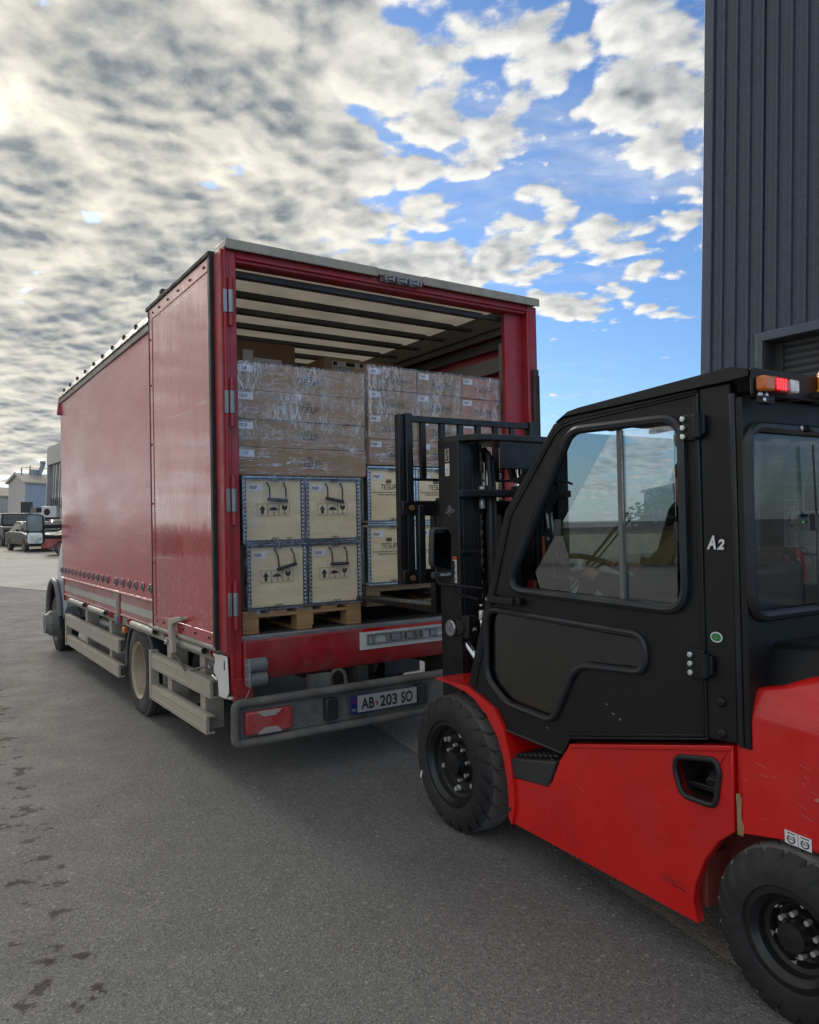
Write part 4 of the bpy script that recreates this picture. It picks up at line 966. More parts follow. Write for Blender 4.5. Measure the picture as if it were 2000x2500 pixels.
# stretch film
def film(label, u0, u1, z0, z1, v0, depth, fm='stretch_film'):
    r = t_thing('stretch_wrap', label, 'plastic film', (u0+u1)/2, v0, z0-1.0, 'stretch wrap on the pallets'); hw = (u1-u0)/2
    per = [(-hw, depth), (-hw, 0), (hw, 0), (hw, depth)]
    L_ = [depth, 2*hw, depth]; tot = sum(L_)
    rnd = [random.uniform(0, 6) for _ in range(8)]
    def f(s, t):
        q = s*tot
        if q < depth: x, y, nx, ny = -hw, depth-q, -1, 0
        elif q < depth+2*hw: x, y, nx, ny = -hw+q-depth, 0, 0, -1
        else: x, y, nx, ny = hw, q-depth-2*hw, 1, 0
        z = 1.0+(z1-z0)*t
        k = .006+.004*sin(q*31+rnd[0]+2*sin(z*3))+.003*sin(q*67+rnd[1]-z*9)+.003*sin(z*41+q*5+rnd[2])
        return (x+nx*k, y+ny*k, z)
    b = MB(); b.grid(f, 140, 70)
    b.ob('film', fm, r, ang=180, fix=False)
film('thin clear wrap gathered over the four long cartons on the left', .090, 1.044, 1.895, 2.612, V0-.012, 1.18)
film('thin clear wrap pulled over the handled crates on the left pallet', .115, .996, 1.0, 1.885, V0-.024, 1.16, 'thin_film')
film('thin clear wrap over the short cartons of the right stack', 1.058, 2.292, 1.975, 2.676, .10, .81)

# ------------------------------------------------------------------ forklift
F_O, F_R = Vector((.247, 3.772, 0)), rad(32)
FM = Matrix.Translation(F_O) @ Matrix.Rotation(F_R, 4, 'Z')
fork = thing('forklift', 'red and black forklift with closed cab and raised carriage behind the lorry', 'forklift', F_O, F_R)
def solid_wheel(v, z, R, rr, w, uo, s, nl, groove, name='wheel'):
    """lugged industrial tyre; outer face at u=uo looking towards s"""
    b = MB(); prof = [(.03, rr), (.004, rr+.012), (.0, rr+.05), (.012, R-.035), (.03, R-.006), (.06, R), (w*.5, R+.003), (w-.06, R), (w-.03, R-.006), (w-.012, R-.035), (w, rr+.05), (w-.03, rr)]
    per = 2*pi/nl; cols = []
    for i in range(nl):
        for fr, g in ((0, 0), (.40, 0), (.76, 0), (.79, 1), (.96, 1), (.99, 0)): cols.append(((i+fr)*per, g))
    n = len(cols); vs_ = []
    for h, r in prof:
        for a, g in cols:
            k = abs(h-w/2)/(w/2); tw = (1-k)*per*1.35*(1 if h < w/2 else .6)
            dr_ = groove if (g and .18 < k <= .95 and r > R-.012) else (groove*.45 if g and .18 < k and r > R-.04 else 0)
            vs_.append((uo-s*h, v+(r-dr_)*cos(a+tw), z+(r-dr_)*sin(a+tw)))
    k = len(prof)
    b.add(vs_, [(i*n+j, i*n+(j+1) % n, (i+1)*n+(j+1) % n, (i+1)*n+j) for i in range(k-1) for j in range(n)])
    for fi in range(len(b.f)):
        row = fi//n
        b.mi[fi] = 1 if 4 <= row <= 6 else 0
    ty = b.ob('wheel', ['solid_tyre', 'tread'], fork, ang=28)
    r_ = MB(); r_.lathe([(-s*h, q) for h, q in ((.035, rr+.006), (.012, rr+.008), (.010, rr-.012), (.03, rr-.03), (.055, rr-.036), (.06, rr-.05), (.085, rr-.06), (.09, rr*.50), (.07, rr*.44), (.07, rr*.37), (.02, rr*.30), (.015, 0))], (uo, v, z), (1, 0, 0), 40)
    rim = r_.ob('rim', 'mast_black', ty, ang=25)
    for i in range(6):
        a = rad(100+60*i); c = (v+rr*.70*cos(a), z+rr*.70*sin(a)); bo = MB()
        bo.cyl((uo-s*.09, *c), (uo-s*.078, *c), .017, n=14).cyl((uo-s*.078, *c), (uo-s*.060, *c), .0125, n=6); bo.ob('wheel_nut', 'bolt', ty)
    for i in range(8):
        a = rad(78+45*i); c = (v+rr*.42*cos(a), z+rr*.42*sin(a)); bo = MB().cyl((uo-s*.072, *c), (uo-s*.05, *c), .0085, n=8); bo.ob('wheel_nut', 'bolt', ty)
    return ty
def build_forklift():
    A = lambda name, mats, b, bev=.004, **kw: b.ob(name, mats, fork, bev, **kw)
    WF = 1.23
    w1 = solid_wheel(.148, .335, .338, .205, .23, 0, -1, 24, .020)
    d = MB().prism([(.40, .20), (.412, .207), (.398, .245), (.386, .238)], -.0022, -.0005, 'x'); d.ob('paint_mark', 'white_paint', w1)
    solid_wheel(.148, .335, .338, .205, .23, WF, 1, 24, .020)
    solid_wheel(-1.665, .262, .268, .145, .17, -.012, -1, 22, .018)
    solid_wheel(-1.665, .262, .268, .145, .17, WF+.012, 1, 22, .018)
    # side body
    pocket = rpoly([(-1.238, .708), (-1.395, .735), (-1.412, .70), (-1.392, .575), (-1.256, .578), (-1.228, .66)], [.03, .03, .02, .03, .03, .02], 5)
    body = [(-.321, .177), (-.30, .38), (-.575, .43), (-.633, .545), (-.695, .626), (-1.461, .796), (-1.461, .512), (-1.40, .462), (-1.34, .375), (-1.30, .28), (-1.288, .22), (-1.308, .147)]
    pocket_in = offset_poly(pocket, -.002)
    lb = A('side_panel', 'fork_red', MB().prism(body, .036, .075, 'x', [pocket]), .004, label='red lower side panel with the filler recess')
    rb = MB().prism(body, WF-.075, WF-.036, 'x'); A('side_panel', 'fork_red', rb, .004)
    # top ledge of the panel catches light
    A('panel_ledge', 'fork_red', MB().hull([(.030, -.70, .612), (.09, -.70, .612), (.09, -1.459, .779), (.030, -1.459, .779), (.030, -.695, .6265), (.09, -.695, .6265), (.09, -1.459, .797), (.030, -1.459, .797)]), .003)
    A('filler_frame', 'gasket', MB().tube([(.033, *q) for q in pocket], .011, 8, True))
    b = MB().prism(offset_poly(pocket, .012), .20, .21, 'x')
    n = len(pocket)
    b.add([(.04, *q) for q in pocket]+[(.2, *q) for q in pocket], [(i, (i+1) % n, n+(i+1) % n, n+i) for i in range(n)])
    A('filler_recess', 'seat_black', b, 0)
    A('filler_cap', ['black_plastic', 'bolt'], MB().cyl((.08, -1.355, .628), (.115, -1.352, .655), .032, n=16).m(1).cyl((.11, -1.352, .60), (.13, -1.352, .63), .022, n=12))
    # chassis core
    A('chassis', 'fork_red_in', MB().box(.24, WF-.24, -1.45, .10, .15, .60).box(.10, WF-.10, -1.30, -.34, .18, .36), .004)
    A('floor_plate', 'mast_black', MB().box(.08, WF-.08, -1.45, -.05, .60, .62), .003)
    # step
    A('step', 'black_plastic', MB().hull([(.030, -.287, .385), (.26, -.287, .40), (.26, -.565, .43), (.030, -.562, .41), (.030, -.281, .470), (.26, -.30, .478), (.26, -.60, .535), (.030, -.612, .532)]), .008)
    b = MB()
    for i in range(9):
        for j in range(4):
            v, u = -.31-.033*i, .055+.05*j
            b.box(u, u+.03, v-.02, v, .462+.0075*i+.018, .462+.0075*i+.03)
    A('step_tread', 'black_plastic', b, .002)
    A('step_wall', 'fork_red_in', MB().box(.262, .275, -.70, -.26, .36, .62))
    # fender
    inner = [(.278, .742), (.15, .738), (.02, .722), (-.054, .699), (-.15, .640), (-.226, .559), (-.27, .47), (-.293, .375), (-.303, .28), (-.300, .20)]
    outer = [(.278, .750), (.15, .751), (.0, .751), (-.10, .720), (-.21, .682), (-.278, .60), (-.315, .50), (-.335, .38), (-.345, .28), (-.322, .177)]
    for s in (0, 1):
        b = MB(); ui, ua = (.022, .30) if s == 0 else (WF-.022, WF-.30)
        for i in range(len(inner)-1):
            a, c = inner[i], inner[i+1]; e, g = outer[i], outer[i+1]
            b.hull([(ui, *a), (ua, *a), (ua, *c), (ui, *c), (ui, *e), (ua, *e), (ua, *g), (ui, *g)])
        b2 = MB(); b2.v, b2.f, b2.mi = b.v, b.f, b.mi
        fo = A('front_fender', 'fork_red', b2, 0, ang=50)
        if s == 0:
            MB().cyl((.0195, -.255, .425), (.023, -.255, .425), .009, n=10).cyl((.0195, -.312, .245), (.023, -.312, .245), .010, n=10).ob('fender_hole', 'seat_black', fo)
    # rear body with rounded shoulders
    rp = [(-1.466, .512), (-1.466, .90), (-1.478, .95), (-1.515, .992), (-1.60, 1.010), (-1.68, 1.045), (-1.78, 1.075), (-2.2, 1.11), (-2.42, 1.06), (-2.55, .85), (-2.55, .35), (-2.45, .26), (-2.05, .26), (-1.98, .40), (-1.88, .50), (-1.745, .535), (-1.60, .536)]
    b = MB()
    secs = []
    us = [(.040, 0), (.030, .02), (.045, .0)]
    def ins(d_): return offset_poly(rp, -d_)
    rings = [(.030, .0), (.030, .0)]
    steps = [(.034, .045), (.030, .012), (.036, .0), (WF-.036, .0), (WF-.030, .012), (WF-.034, .045)]
    def bulge(v, z, side):
        k = max(0, min(1, (z-.78)/.22)); kk = k*k*.10
        return kk
    n = len(rp); vs_ = []
    ulist = [0, .25, .5, .75, 1]
    # left skin, top and right skin built as rings of the side profile, shoulders rolled in
    for u in (.034, WF-.034):
        for (v, z) in rp:
            k = max(0, (z-.86)/.20); off = .085*min(1, k)**2
            vs_.append((u+(off if u < .5 else -off), v, z))
    tri = tessellate_polygon([[Vector((q[0], q[1], 0)) for q in rp]])
    b.add(vs_, [tuple(t) for t in tri]+[tuple(i+n for i in reversed(t)) for t in tri]+[(i, (i+1) % n, n+(i+1) % n, n+i) for i in range(n)])
    cw = A('counterweight', 'fork_red', b, .045, seg=4, ang=60)
    cw.modifiers['bevel'].angle_limit = rad(25)
    MB().hull([(.12, -1.47, .97), (WF-.12, -1.47, .97), (WF-.12, -2.3, 1.09), (.12, -2.3, 1.09), (.16, -1.47, 1.13), (WF-.16, -1.47, 1.13), (WF-.2, -2.2, 1.17), (.2, -2.2, 1.17)]).ob('hood_cover', 'cab_black', fork, .02)
    d = Dec((.034, -1.474, .51), (0, -1, 0), (0, 0, 1)); d.n = Vector((-.0012, 0, 0))
    d.poly([(.0, .0), (.022, .0), (.026, .03), (.016, .06), (.019, .12), (.013, .138), (.003, .135), (.0, .09)]); d.m(1).line([(.001, .13), (.002, .085), (.005, .06), (.002, .01)], .004); d.line([(.004, .002), (.02, .002)], .003)
    d.ob('chipped_paint', ['brown_ply', 'roof_tan'], fork)
    dd = Dec((.034, -1.640, .560), (0, -1, -.05), (0, .0, 1)); dd.n = Vector((-.0014, 0, 0))
    for k in range(2):
        dd.m(0).rect(k*.044, -.018, .042, .040); dd.n = Vector((-.0022, 0, 0)); dd.m(1)
        x = k*.044+.021; dd.line([(x+.012*cos(a), -.002+.011*sin(a)) for a in [rad(130+i*28) for i in range(11)]], .0035)
        dd.line([(x-.012, .016), (x+.012, .016)], .003); dd.line([(x-.008, -.002), (x+.008, -.002)], .0025); dd.line([(x-.008, .005), (x+.008, .005)], .002); dd.n = Vector((-.0014, 0, 0))
    dd.ob('warning_sticker', ['sticker', 'ink'], fork)
    R_ = random.Random(5)
    sc = Dec((.0355, 0, 0), (0, -1, 0), (0, 0, 1)); sc.n = Vector((-.0006, 0, 0))
    for k in range(16):
        x, z, l, a = 1.14+R_.uniform(0, .11), .262+R_.uniform(-.012, .014), R_.uniform(.01, .03), R_.uniform(-.15, .05)
        sc.line([(x, z-(x-1.14)*.12), (x+l, z-(x+l-1.14)*.12+a*.02)], R_.uniform(.002, .006))
    sc.m(1)
    for k in range(14):
        x, z, l = .45+R_.uniform(0, .85), .26+R_.uniform(0, .33), R_.uniform(.008, .05)
        sc.line([(x, z), (x+l, z-l*R_.uniform(.1, .6))], R_.uniform(.0006, .0012))
    sc.ob('scuff_marks', ['fork_red_in', 'scratch'], fork)['kind'] = 'stuff'
    sc = Dec((.0335, 0, 0), (0, -1, 0), (0, 0, 1)); sc.n = Vector((-.0006, 0, 0))
    for k in range(12):
        x, z, l = 1.50+R_.uniform(0, .28), .58+R_.uniform(0, .22), R_.uniform(.006, .04)
        sc.line([(x, z), (x+l, z-l*R_.uniform(.1, .4))], R_.uniform(.0007, .0016))
    sc.poly([(1.735, .70), (1.76, .712), (1.775, .706), (1.75, .696)])
    sc.ob('scratches', 'scratch', fork)['kind'] = 'stuff'
    sc = Dec((.0395, 0, 0), (0, -1, 0), (0, 0, 1)); sc.n = Vector((-.0006, 0, 0))
    for x, z, l in ((.93, .80, .012), (.965, .785, .010), (.90, .83, .006), (.55, .665, .01)): sc.line([(x, z), (x+l, z-.3*l)], .002)
    sc.ob('scratches', 'bolt', fork)['kind'] = 'stuff'
    # --- cab left side: frame + door, mirrored on the right
    frame_o = [(.015, .748), (-.305, 1.600), (-.630, 1.950), (-.66, 1.965), (-1.49, 2.005), (-1.49, .80), (-1.365, .775)]
    door_o = [(-.040, .742), (-.345, 1.58), (-.645, 1.915), (-.70, 1.945), (-.78, 1.955), (-1.358, 1.978), (-1.360, .800), (-.694, .656), (-.645, .580), (-.280, .597), (-.205, .685)]
    # rim around the door
    win = rpoly([(-.318, 1.33), (-.40, 1.245), (-1.295, 1.225), (-1.294, 1.895), (-.75, 1.925)], [.06, .07, .11, .08, .07], 7)
    win = rpoly([(-.300, 1.245), (-1.294, 1.225), (-1.294, 1.908), (-.745, 1.925)], [.13, .10, .09, .06], 8)
    low = rpoly([(-.262, 1.132), (-.145, 1.13), (-.140, .86), (-.285, .728), (-.60, .700), (-.672, .80), (-.745, .955), (-1.10, .985), (-1.105, 1.118)], [0, 0, 0, 0, 0, 0, 0, 0, 0], 5) if 0 else \
          rpoly([(-.150, 1.145), (-.142, .815), (-.285, .722), (-.600, .700), (-.745, .962), (-1.110, .985), (-1.105, 1.118)], [.09, .06, .05, .06, .07, .06, .06], 7)
    for s in (0, 1):
        u0, u1 = (.040, .066) if s == 0 else (WF-.066, WF-.040)
        uo = u0 if s == 0 else u1; sg = -1 if s == 0 else 1
        dob = A('cab_door', 'cab_black', MB().prism(door_o, u0, u1, 'x', [win, low]), .003)
        MB().tube([(uo+sg*.004, *q) for q in win], .019, 8, True).ob('window_gasket', 'gasket', dob)
        MB().tube([(uo+sg*.004, *q) for q in low], .015, 8, True).ob('window_gasket', 'gasket', dob)
        MB().prism(offset_poly(low, .004), u0+.012, u0+.016, 'x').ob('lower_pane', 'glass_dirty', dob)
        um = (u0+u1)/2
        if s == 0:
            pa = [(-.49, 1.33), (-.52, 1.262), (-1.004, 1.250), (-1.004, 1.896), (-.955, 1.897)]
            MB().prism(pa, um-.004, um, 'x').ob('sliding_pane', 'tinted_glass', dob)
            MB().prism([(-.97, 1.249), (-1.237, 1.240), (-1.240, 1.888), (-.97, 1.898)], um+.006, um+.010, 'x').ob('sliding_pane', 'tinted_glass', dob)
            MB().box(um-.006, um+.012, -.998, -.980, 1.245, 1.90).ob('pane_bar', 'grey_plastic', dob)
            MB().box(um-.012, um-.0045, -.665, -.625, 1.49, 1.56).ob('pane_latch', 'black_plastic', dob, .003); MB().box(um-.012, um-.0045, -1.262, -1.243, 1.47, 1.54).ob('pane_latch', 'black_plastic', dob, .003)
        else:
            MB().prism(offset_poly(win, .004), um-.002, um+.002, 'x').ob('sliding_pane', 'dark_glass', dob)
        # frame = ring outside the door
        ring_o = frame_o
        b = MB().prism([(.018, .748), (-.302, 1.605), (-.640, 1.965), (-.70, 1.985), (-1.36, 2.0), (-1.36, 1.982), (-.78, 1.960), (-.695, 1.951), (-.640, 1.920), (-.338, 1.583), (-.034, .742)], u0-.004, u1+.02, 'x')
        b.prism([(-1.364, .797), (-1.485, .803), (-1.485, 2.0), (-1.364, 2.0)], u0-.002, u1+.02, 'x')
        A('cab_frame', 'cab_black', b, .008)
        A('door_seal', 'gasket', MB().tube([(uo+sg*.002, *q) for q in offset_poly(door_o, .004)], .006, 6, True))
        A('door_lip', 'cab_black', MB().bar((uo, -.69, .664), (uo, -1.35, .806), .014, .012).bar((uo, -1.352, .81), (uo, -1.352, 1.97), .014, .012, (0, 1, 0)), .003)
    u = .036
    for z0, z1, v0, v1 in ((1.822, 1.912, -1.30, -1.40), (.998, 1.102, -1.305, -1.405)):
        zc = (z0+z1)/2
        h = MB().box(u-.012, u, v1+.035, v0, z0, z1).cyl((u-.016, v1+.03, zc-.04), (u-.016, v1+.03, zc+.04), .017, n=12).box(u-.018, u-.002, v1, v1+.03, zc-.03, zc+.035)
        h.m(1)
        for k in (-1, 0, 1): h.cyl((u-.012, v0-.012, zc+k*.031), (u-.024, v0-.012, zc+k*.031), .0105, n=8)
        A('door_hinge', ['cab_black', 'bolt'], h, .003)
    A('door_handle', ['cab_black', 'bolt'], MB().box(u-.035, u, -.240, -.195, 1.172, 1.216).box(u-.052, u-.02, -.40, -.215, 1.180, 1.212).box(u-.035, u, -.430, -.385, 1.180, 1.212).m(1).cyl((u-.036, -.212, 1.196), (u-.046, -.212, 1.196), .012, n=12), .005)
    for z in (.934, .829): A('rubber_plug', 'cab_black', MB().lathe([(.0, .018), (-.008, .015), (-.011, 0)], (u, -1.424, z), (1, 0, 0), 16))
    d = Dec((u+.0005, -1.413, 1.150), (0, -1, 0), (0, 0, 1)); d.n = Vector((-.002, 0, 0)); d.disc(0, 0, .024, 20, .018); d.n = Vector((-.003, 0, 0)); d.m(1).disc(0, 0, .019, 20, .0135); d.n = Vector((-.004, 0, 0)); d.m(2).disc(0, 0, .006, 8)
    d.ob('oval_sticker', ['sticker', 'green', 'brown_ply'], fork)
    text('A', 'sticker', fork, (u+.0003, -1.385, 1.448), (0, -1, 0), (0, 0, 1), .062, .036, shear=.25, bold=.04)
    text('2', 'sticker', fork, (u+.0003, -1.424, 1.447), (0, -1, 0), (0, 0, 1), .046, .030, shear=.25, bold=.04)
    for i, (y, z) in enumerate(((-1.0, .80), (-.97, .81))): pass
    # roof
    A('cab_roof', 'cab_black', MB().prism([(-.66, 1.968), (-.735, 2.004), (-.80, 2.012), (-1.50, 2.048), (-1.562, 2.030), (-1.562, 2.008), (-1.49, 2.003), (-.70, 1.986)], .028, WF-.028, 'x'), .012, seg=3)
    A('roof_lip', 'cab_black', MB().box(.03, WF-.03, -1.575, -1.563, 1.945, 2.034), .006)
    # rear wall with window
    rw = rpoly([(.045, 1.225), (WF-.06, 1.225), (WF-.06, 1.85), (.045, 1.85)], .075, 7)
    rw = [(q[0]+.0, q[1]) for q in rw]
    ro_ = [(.03, .80), (WF-.03, .80), (WF-.03, 1.944), (.03, 1.944)]
    bw = A('rear_wall', 'cab_black', MB().prism(ro_, -1.535, -1.51, 'y', [rw]), .004)
    MB().tube([(q[0], -1.541, q[1]) for q in rw], .018, 8, True).ob('window_gasket', 'gasket', bw)
    MB().prism(rpoly([(.04, 1.222), (WF-.055, 1.222), (WF-.055, 1.855), (.04, 1.855)], .07, 5), -1.526, -1.522, 'y').ob('rear_pane', 'glass', bw)
    MB().box(.395, .43, -1.556, -1.535, 1.50, 1.56).cyl((.41, -1.552, 1.50), (.405, -1.552, 1.23), .004, n=6).cyl((.41, -1.552, 1.56), (.40, -1.552, 1.80), .004, n=6).ob('pane_latch', 'black_plastic', bw, .003)
    A('corner_seam', 'gasket', MB().box(.028, .05, -1.508, -1.487, .80, 1.96), .004)
    # tail light bar
    tl = MB().box(.040, .098, -1.612, -1.576, 1.955, 2.004); tl.m(1).box(.098, .185, -1.612, -1.576, 1.955, 2.004); tl.m(2).box(.185, .238, -1.610, -1.576, 1.957, 2.002)
    lt = A('tail_light', ['amber_lens', 'red_lens', 'clear_lens'], tl, .008)
    b = MB()
    for i in range(4):
        for j in range(3): b.cyl((.108+.014*i, -1.6125, 1.966+.013*j), (.108+.014*i, -1.614, 1.966+.013*j), .005, n=8)
    b.ob('lit_diodes', 'led_red', lt)
    A('light_bracket', ['cab_black', 'bolt'], MB().box(.045, .11, -1.60, -1.576, 1.915, 1.94).m(1).cyl((.055, -1.578, 1.945), (.055, -1.59, 1.945), .009, n=8).cyl((.085, -1.578, 1.945), (.085, -1.59, 1.945), .009, n=8).cyl((.05, -1.60, 1.925), (.05, -1.606, 1.925), .008, n=8), .003)
    A('light_bracket', ['cab_black', 'bolt'], MB().box(.34, .36, -1.58, -1.545, 1.84, 1.86).m(1).cyl((.33, -1.545, 1.853), (.33, -1.56, 1.853), .010, n=8))
    bc = MB().lathe([(0, .046), (.012, .046), (.014, .040), (.07, .038), (.086, .028), (.09, 0)], (.433, -1.60, 1.975), (0, 0, 1), 24)
    for k in range(6): bc.lathe([(.02+.008*k, .0395), (.024+.008*k, .0412), (.028+.008*k, .0395)], (.433, -1.60, 1.975), (0, 0, 1), 24)
    bc.m(1).box(.36, .48, -1.65, -1.55, 1.955, 1.974)
    A('beacon', ['amber', 'black_plastic'], bc, 0)
    # interior
    A('seat', 'seat_black', MB().hull([(.38, -.72, .86), (.86, -.72, .86), (.86, -1.16, .84), (.38, -1.16, .84), (.40, -.72, .97), (.84, -.72, .97), (.84, -1.16, .95), (.40, -1.16, .95)]), .03)
    A('seat_back', 'seat_black', MB().hull([(.40, -1.12, .93), (.84, -1.12, .93), (.84, -1.24, .93), (.40, -1.24, .93), (.43, -1.20, 1.37), (.81, -1.20, 1.37), (.81, -1.28, 1.37), (.43, -1.28, 1.37)]), .04)
    A('seat_base', 'seat_black', MB().box(.32, .92, -1.30, -.70, .62, .86), .02)
    A('dashboard', 'black_plastic', MB().hull([(.07, -.12, .62), (WF-.07, -.12, .62), (WF-.07, -.0, .62), (.07, -.0, .62), (.07, -.34, 1.14), (WF-.07, -.34, 1.14), (WF-.07, -.16, 1.16), (.07, -.16, 1.16)]), .01)
    A('steering_column', 'black_plastic', MB().cyl((.52, -.15, .85), (.52, -.36, 1.27), .045, n=12))
    rim = []
    ctr = Vector((.50, -.40, 1.315)); ax = Vector((0, -.38, .92)).normalized(); e1 = Vector((1, 0, 0)); e2 = ax.cross(e1)
    rim = [ctr+(e1*cos(a)+e2*sin(a))*.165 for a in [i*2*pi/28 for i in range(28)]]
    sw = MB().tube(rim, .015, 8, True).cyl(ctr-ax*.04, ctr, .04, n=12)
    for a in (.5, 2.6, 4.7): sw.cyl(ctr, ctr+(e1*cos(a)+e2*sin(a))*.165, .010, n=6)
    kp = ctr+(e1*cos(3.45)+e2*sin(3.45))*.165; sw.cyl(kp, kp+ax*.03, .010, n=8)
    swo = A('steering_wheel', 'black_plastic', sw)
    MB().lathe([(0, .012), (.012, .026), (.034, .028), (.05, .018), (.054, 0)], kp+ax*.03, ax, 14).ob('steering_knob', 'clear_lens', swo)
    A('lever', ['black_plastic', 'bolt'], MB().cyl((.86, -.28, 1.12), (.88, -.36, 1.32), .008, n=6).cyl((.92, -.28, 1.12), (.94, -.36, 1.32), .008, n=6).m(0).cyl((.88, -.36, 1.31), (.885, -.375, 1.36), .018, n=8).cyl((.94, -.36, 1.31), (.945, -.375, 1.36), .018, n=8))
    wv = lambda u_, t: (u_, .0+(-.62)*t, .76+1.18*t)
    A('windscreen', 'dark_glass', MB().hull([(.07, -.02, .80), (WF-.07, -.02, .80), (WF-.07, -.024, .80), (.07, -.024, .80), (.07, -.335, 1.60), (WF-.07, -.335, 1.60), (WF-.07, -.339, 1.60), (.07, -.339, 1.60)]).hull([(.07, -.3352, 1.6003), (WF-.07, -.3352, 1.6003), (WF-.07, -.3392, 1.6003), (.07, -.3392, 1.6003), (.07, -.66, 1.93), (WF-.07, -.66, 1.93), (WF-.07, -.664, 1.93), (.07, -.664, 1.93)]), 0)
    A('wiper', 'black_plastic', MB().bar((.35, -.10, .98), (.80, -.36, 1.60), .014, .014).bar((.38, -.12, 1.0), (.82, -.35, 1.56), .008, .01))
    A('cab_fan', 'black_plastic', MB().lathe([(-.02, .02), (-.02, .075), (.0, .085), (.03, .07), (.035, .02)], (.28, -1.35, 1.80), (.2, -1, 0), 20).cyl((.28, -1.36, 1.86), (.28, -1.38, 1.95), .012, n=8))
    A('inner_mirror', 'chrome', MB().lathe([(0, .06), (-.012, .05), (-.02, .03), (-.023, 0)], (.22, -1.18, 1.86), (.4, .7, .2), 20))
    # inner A-pillars, roof bars
    A('guard_bar', 'cab_black', MB().bar((.62, -.66, 1.955), (.62, -1.5, 1.985), .03, .02).bar((.35, -.66, 1.955), (.35, -1.5, 1.985), .03, .02).bar((.9, -.66, 1.955), (.9, -1.5, 1.985), .03, .02), .003)
    A('cowl', 'cab_black', MB().hull([(.066, .02, .70), (WF-.066, .02, .70), (WF-.066, -.05, .70), (.066, -.05, .70), (.066, .0, .80), (WF-.066, .0, .80), (WF-.066, -.06, .80), (.066, -.06, .80)]), .004)
build_forklift()
def build_mast():
    A = lambda name, mats, b, bev=.004, **kw: b.ob(name, mats, fork, bev, **kw)
    WF = 1.23; C_ = .60
    for s in (-1, 1):
        # outer channel (side plate + flanges), inner channel
        X = lambda a: C_+s*a
        def bx(b, a0, a1, v0, v1, z0, z1): b.box(min(X(a0), X(a1)), max(X(a0), X(a1)), v0, v1, z0, z1)
        b = MB(); bx(b, .375, .40, .285, .475, .08, 2.0); bx(b, .315, .3748, .285, .303, .08, 2.0); bx(b, .315, .3748, .457, .475, .08, 2.0)
        A('mast_channel', 'mast_black', b, .003)
        b = MB(); bx(b, .29, .312, .31, .45, .12, 1.99); bx(b, .235, .2898, .31, .326, .12, 1.99)
        A('inner_mast_channel', 'mast_grease', b, .003)
        A('lift_cylinder', 'mast_black', MB().cyl((X(.115), .40, .12), (X(.115), .40, 1.70), .040, n=20).cyl((X(.115), .40, 1.70), (X(.115), .40, 1.76), .047, n=20))
        A('lift_rod', 'chrome', MB().cyl((X(.115), .40, 1.76), (X(.115), .40, 1.96), .022, n=16))
        ch = MB(); x = X(.225)
        for i in range(26):
            z = 1.955-.0265*i
            if i % 2: ch.box(x-.012, x-.006, .318, .334, z-.018, z+.008).box(x+.006, x+.012, .318, .334, z-.018, z+.008)
            else: ch.box(x-.005, x+.005, .318, .334, z-.018, z+.008)
        A('lift_chain', 'grey_metal' if 0 else 'galv_dark', ch)
        A('chain_anchor', ['bolt', 'mast_black'], MB().cyl((x, .31, 1.735), (x, .31, 1.752), .020, n=8).cyl((x, .31, 1.63), (x, .31, 1.685), .019, n=8).m(1).cyl((x, .31, 1.60), (x, .31, 1.98), .008, n=8))
        A('hose', 'black_plastic', MB().tube([(X(.19), .30, .4), (X(.185), .29, 1.3), (X(.185), .285, 1.80), (X(.18), .30, 1.93), (X(.16), .36, 1.965), (X(.15), .42, 1.9)], .016, 10).tube([(X(.155), .29, .5), (X(.152), .285, 1.5), (X(.15), .30, 1.90), (X(.13), .36, 1.94), (X(.12), .44, 1.85)], .012, 8))
        # tilt cylinder
        b = MB().box(min(X(.40), X(.345)), max(X(.40), X(.345)), .22, .32, .94, 1.06).cyl((X(.41), .30, .99), (X(.33), .30, .99), .042, n=16)
        b.m(1).cyl((X(.41), .36, .985), (X(.425), .36, .985), .045, n=20)
        b.m(2).cyl((X(.36), .295, .955), (X(.36), .295, .975), .016, n=8).cyl((X(.36), .255, .985), (X(.36), .22, .98), .018, n=8)
        A('tilt_bracket', ['mast_black', 'galvanised', 'bolt'], b, .004)
        A('tilt_cylinder', ['chrome', 'mast_black'], MB().cyl((X(.36), .33, .93), (X(.36), .16, .80), .020, n=16).m(1).cyl((X(.36), .16, .80), (X(.36), -.20, .55), .042, n=16))
    top = [(.20, .475), (.20, .285), (.225, .235), (.29, .185), (.38, .165), (.82, .165), (.91, .185), (.975, .235), (1.0, .285), (1.0, .475)]
    A('top_crosshead', 'mast_black', MB().prism(top, 1.992, 2.028, 'z').box(.40, .80, .168, .18, 1.84, 1.99), .006)
    A('crossbar', 'mast_black', MB().prism([(.20, .285), (.20, .262), (.40, .205), (.80, .205), (1.0, .262), (1.0, .285)], 1.692, 1.732, 'z').prism([(.20, .285), (.20, .262), (.40, .23), (.80, .23), (1.0, .262), (1.0, .285)], .30, .42, 'z'), .005)
    A('mast_clip', 'mast_grease', MB().box(.205, .33, .27, .284, 1.385, 1.405).cyl((.30, .268, 1.395), (.30, .262, 1.395), .012, n=6))
    A('hose_reel', 'black_plastic', MB().lathe([(-.03, .05), (-.03, .085), (.03, .085), (.03, .05)], (.70, .36, 1.86), (1, 0, 0), 20))
    # stickers on the left plate
    U = .1996
    d = Dec((U, .405, 1.838), (0, -1, 0), (0, 0, 1)); d.n = Vector((-.0012, 0, 0)); d.rect(0, .052, .042, .072); d.m(1).rect(0, -.025, .042, .068)
    d.n = Vector((-.0022, 0, 0)); d.m(2).ring(.021, .108, .007, .005, 10); d.line([(.021, .10), (.021, .088), (.029, .079), (.027, .066), (.018, .061), (.011, .067)], .0065)
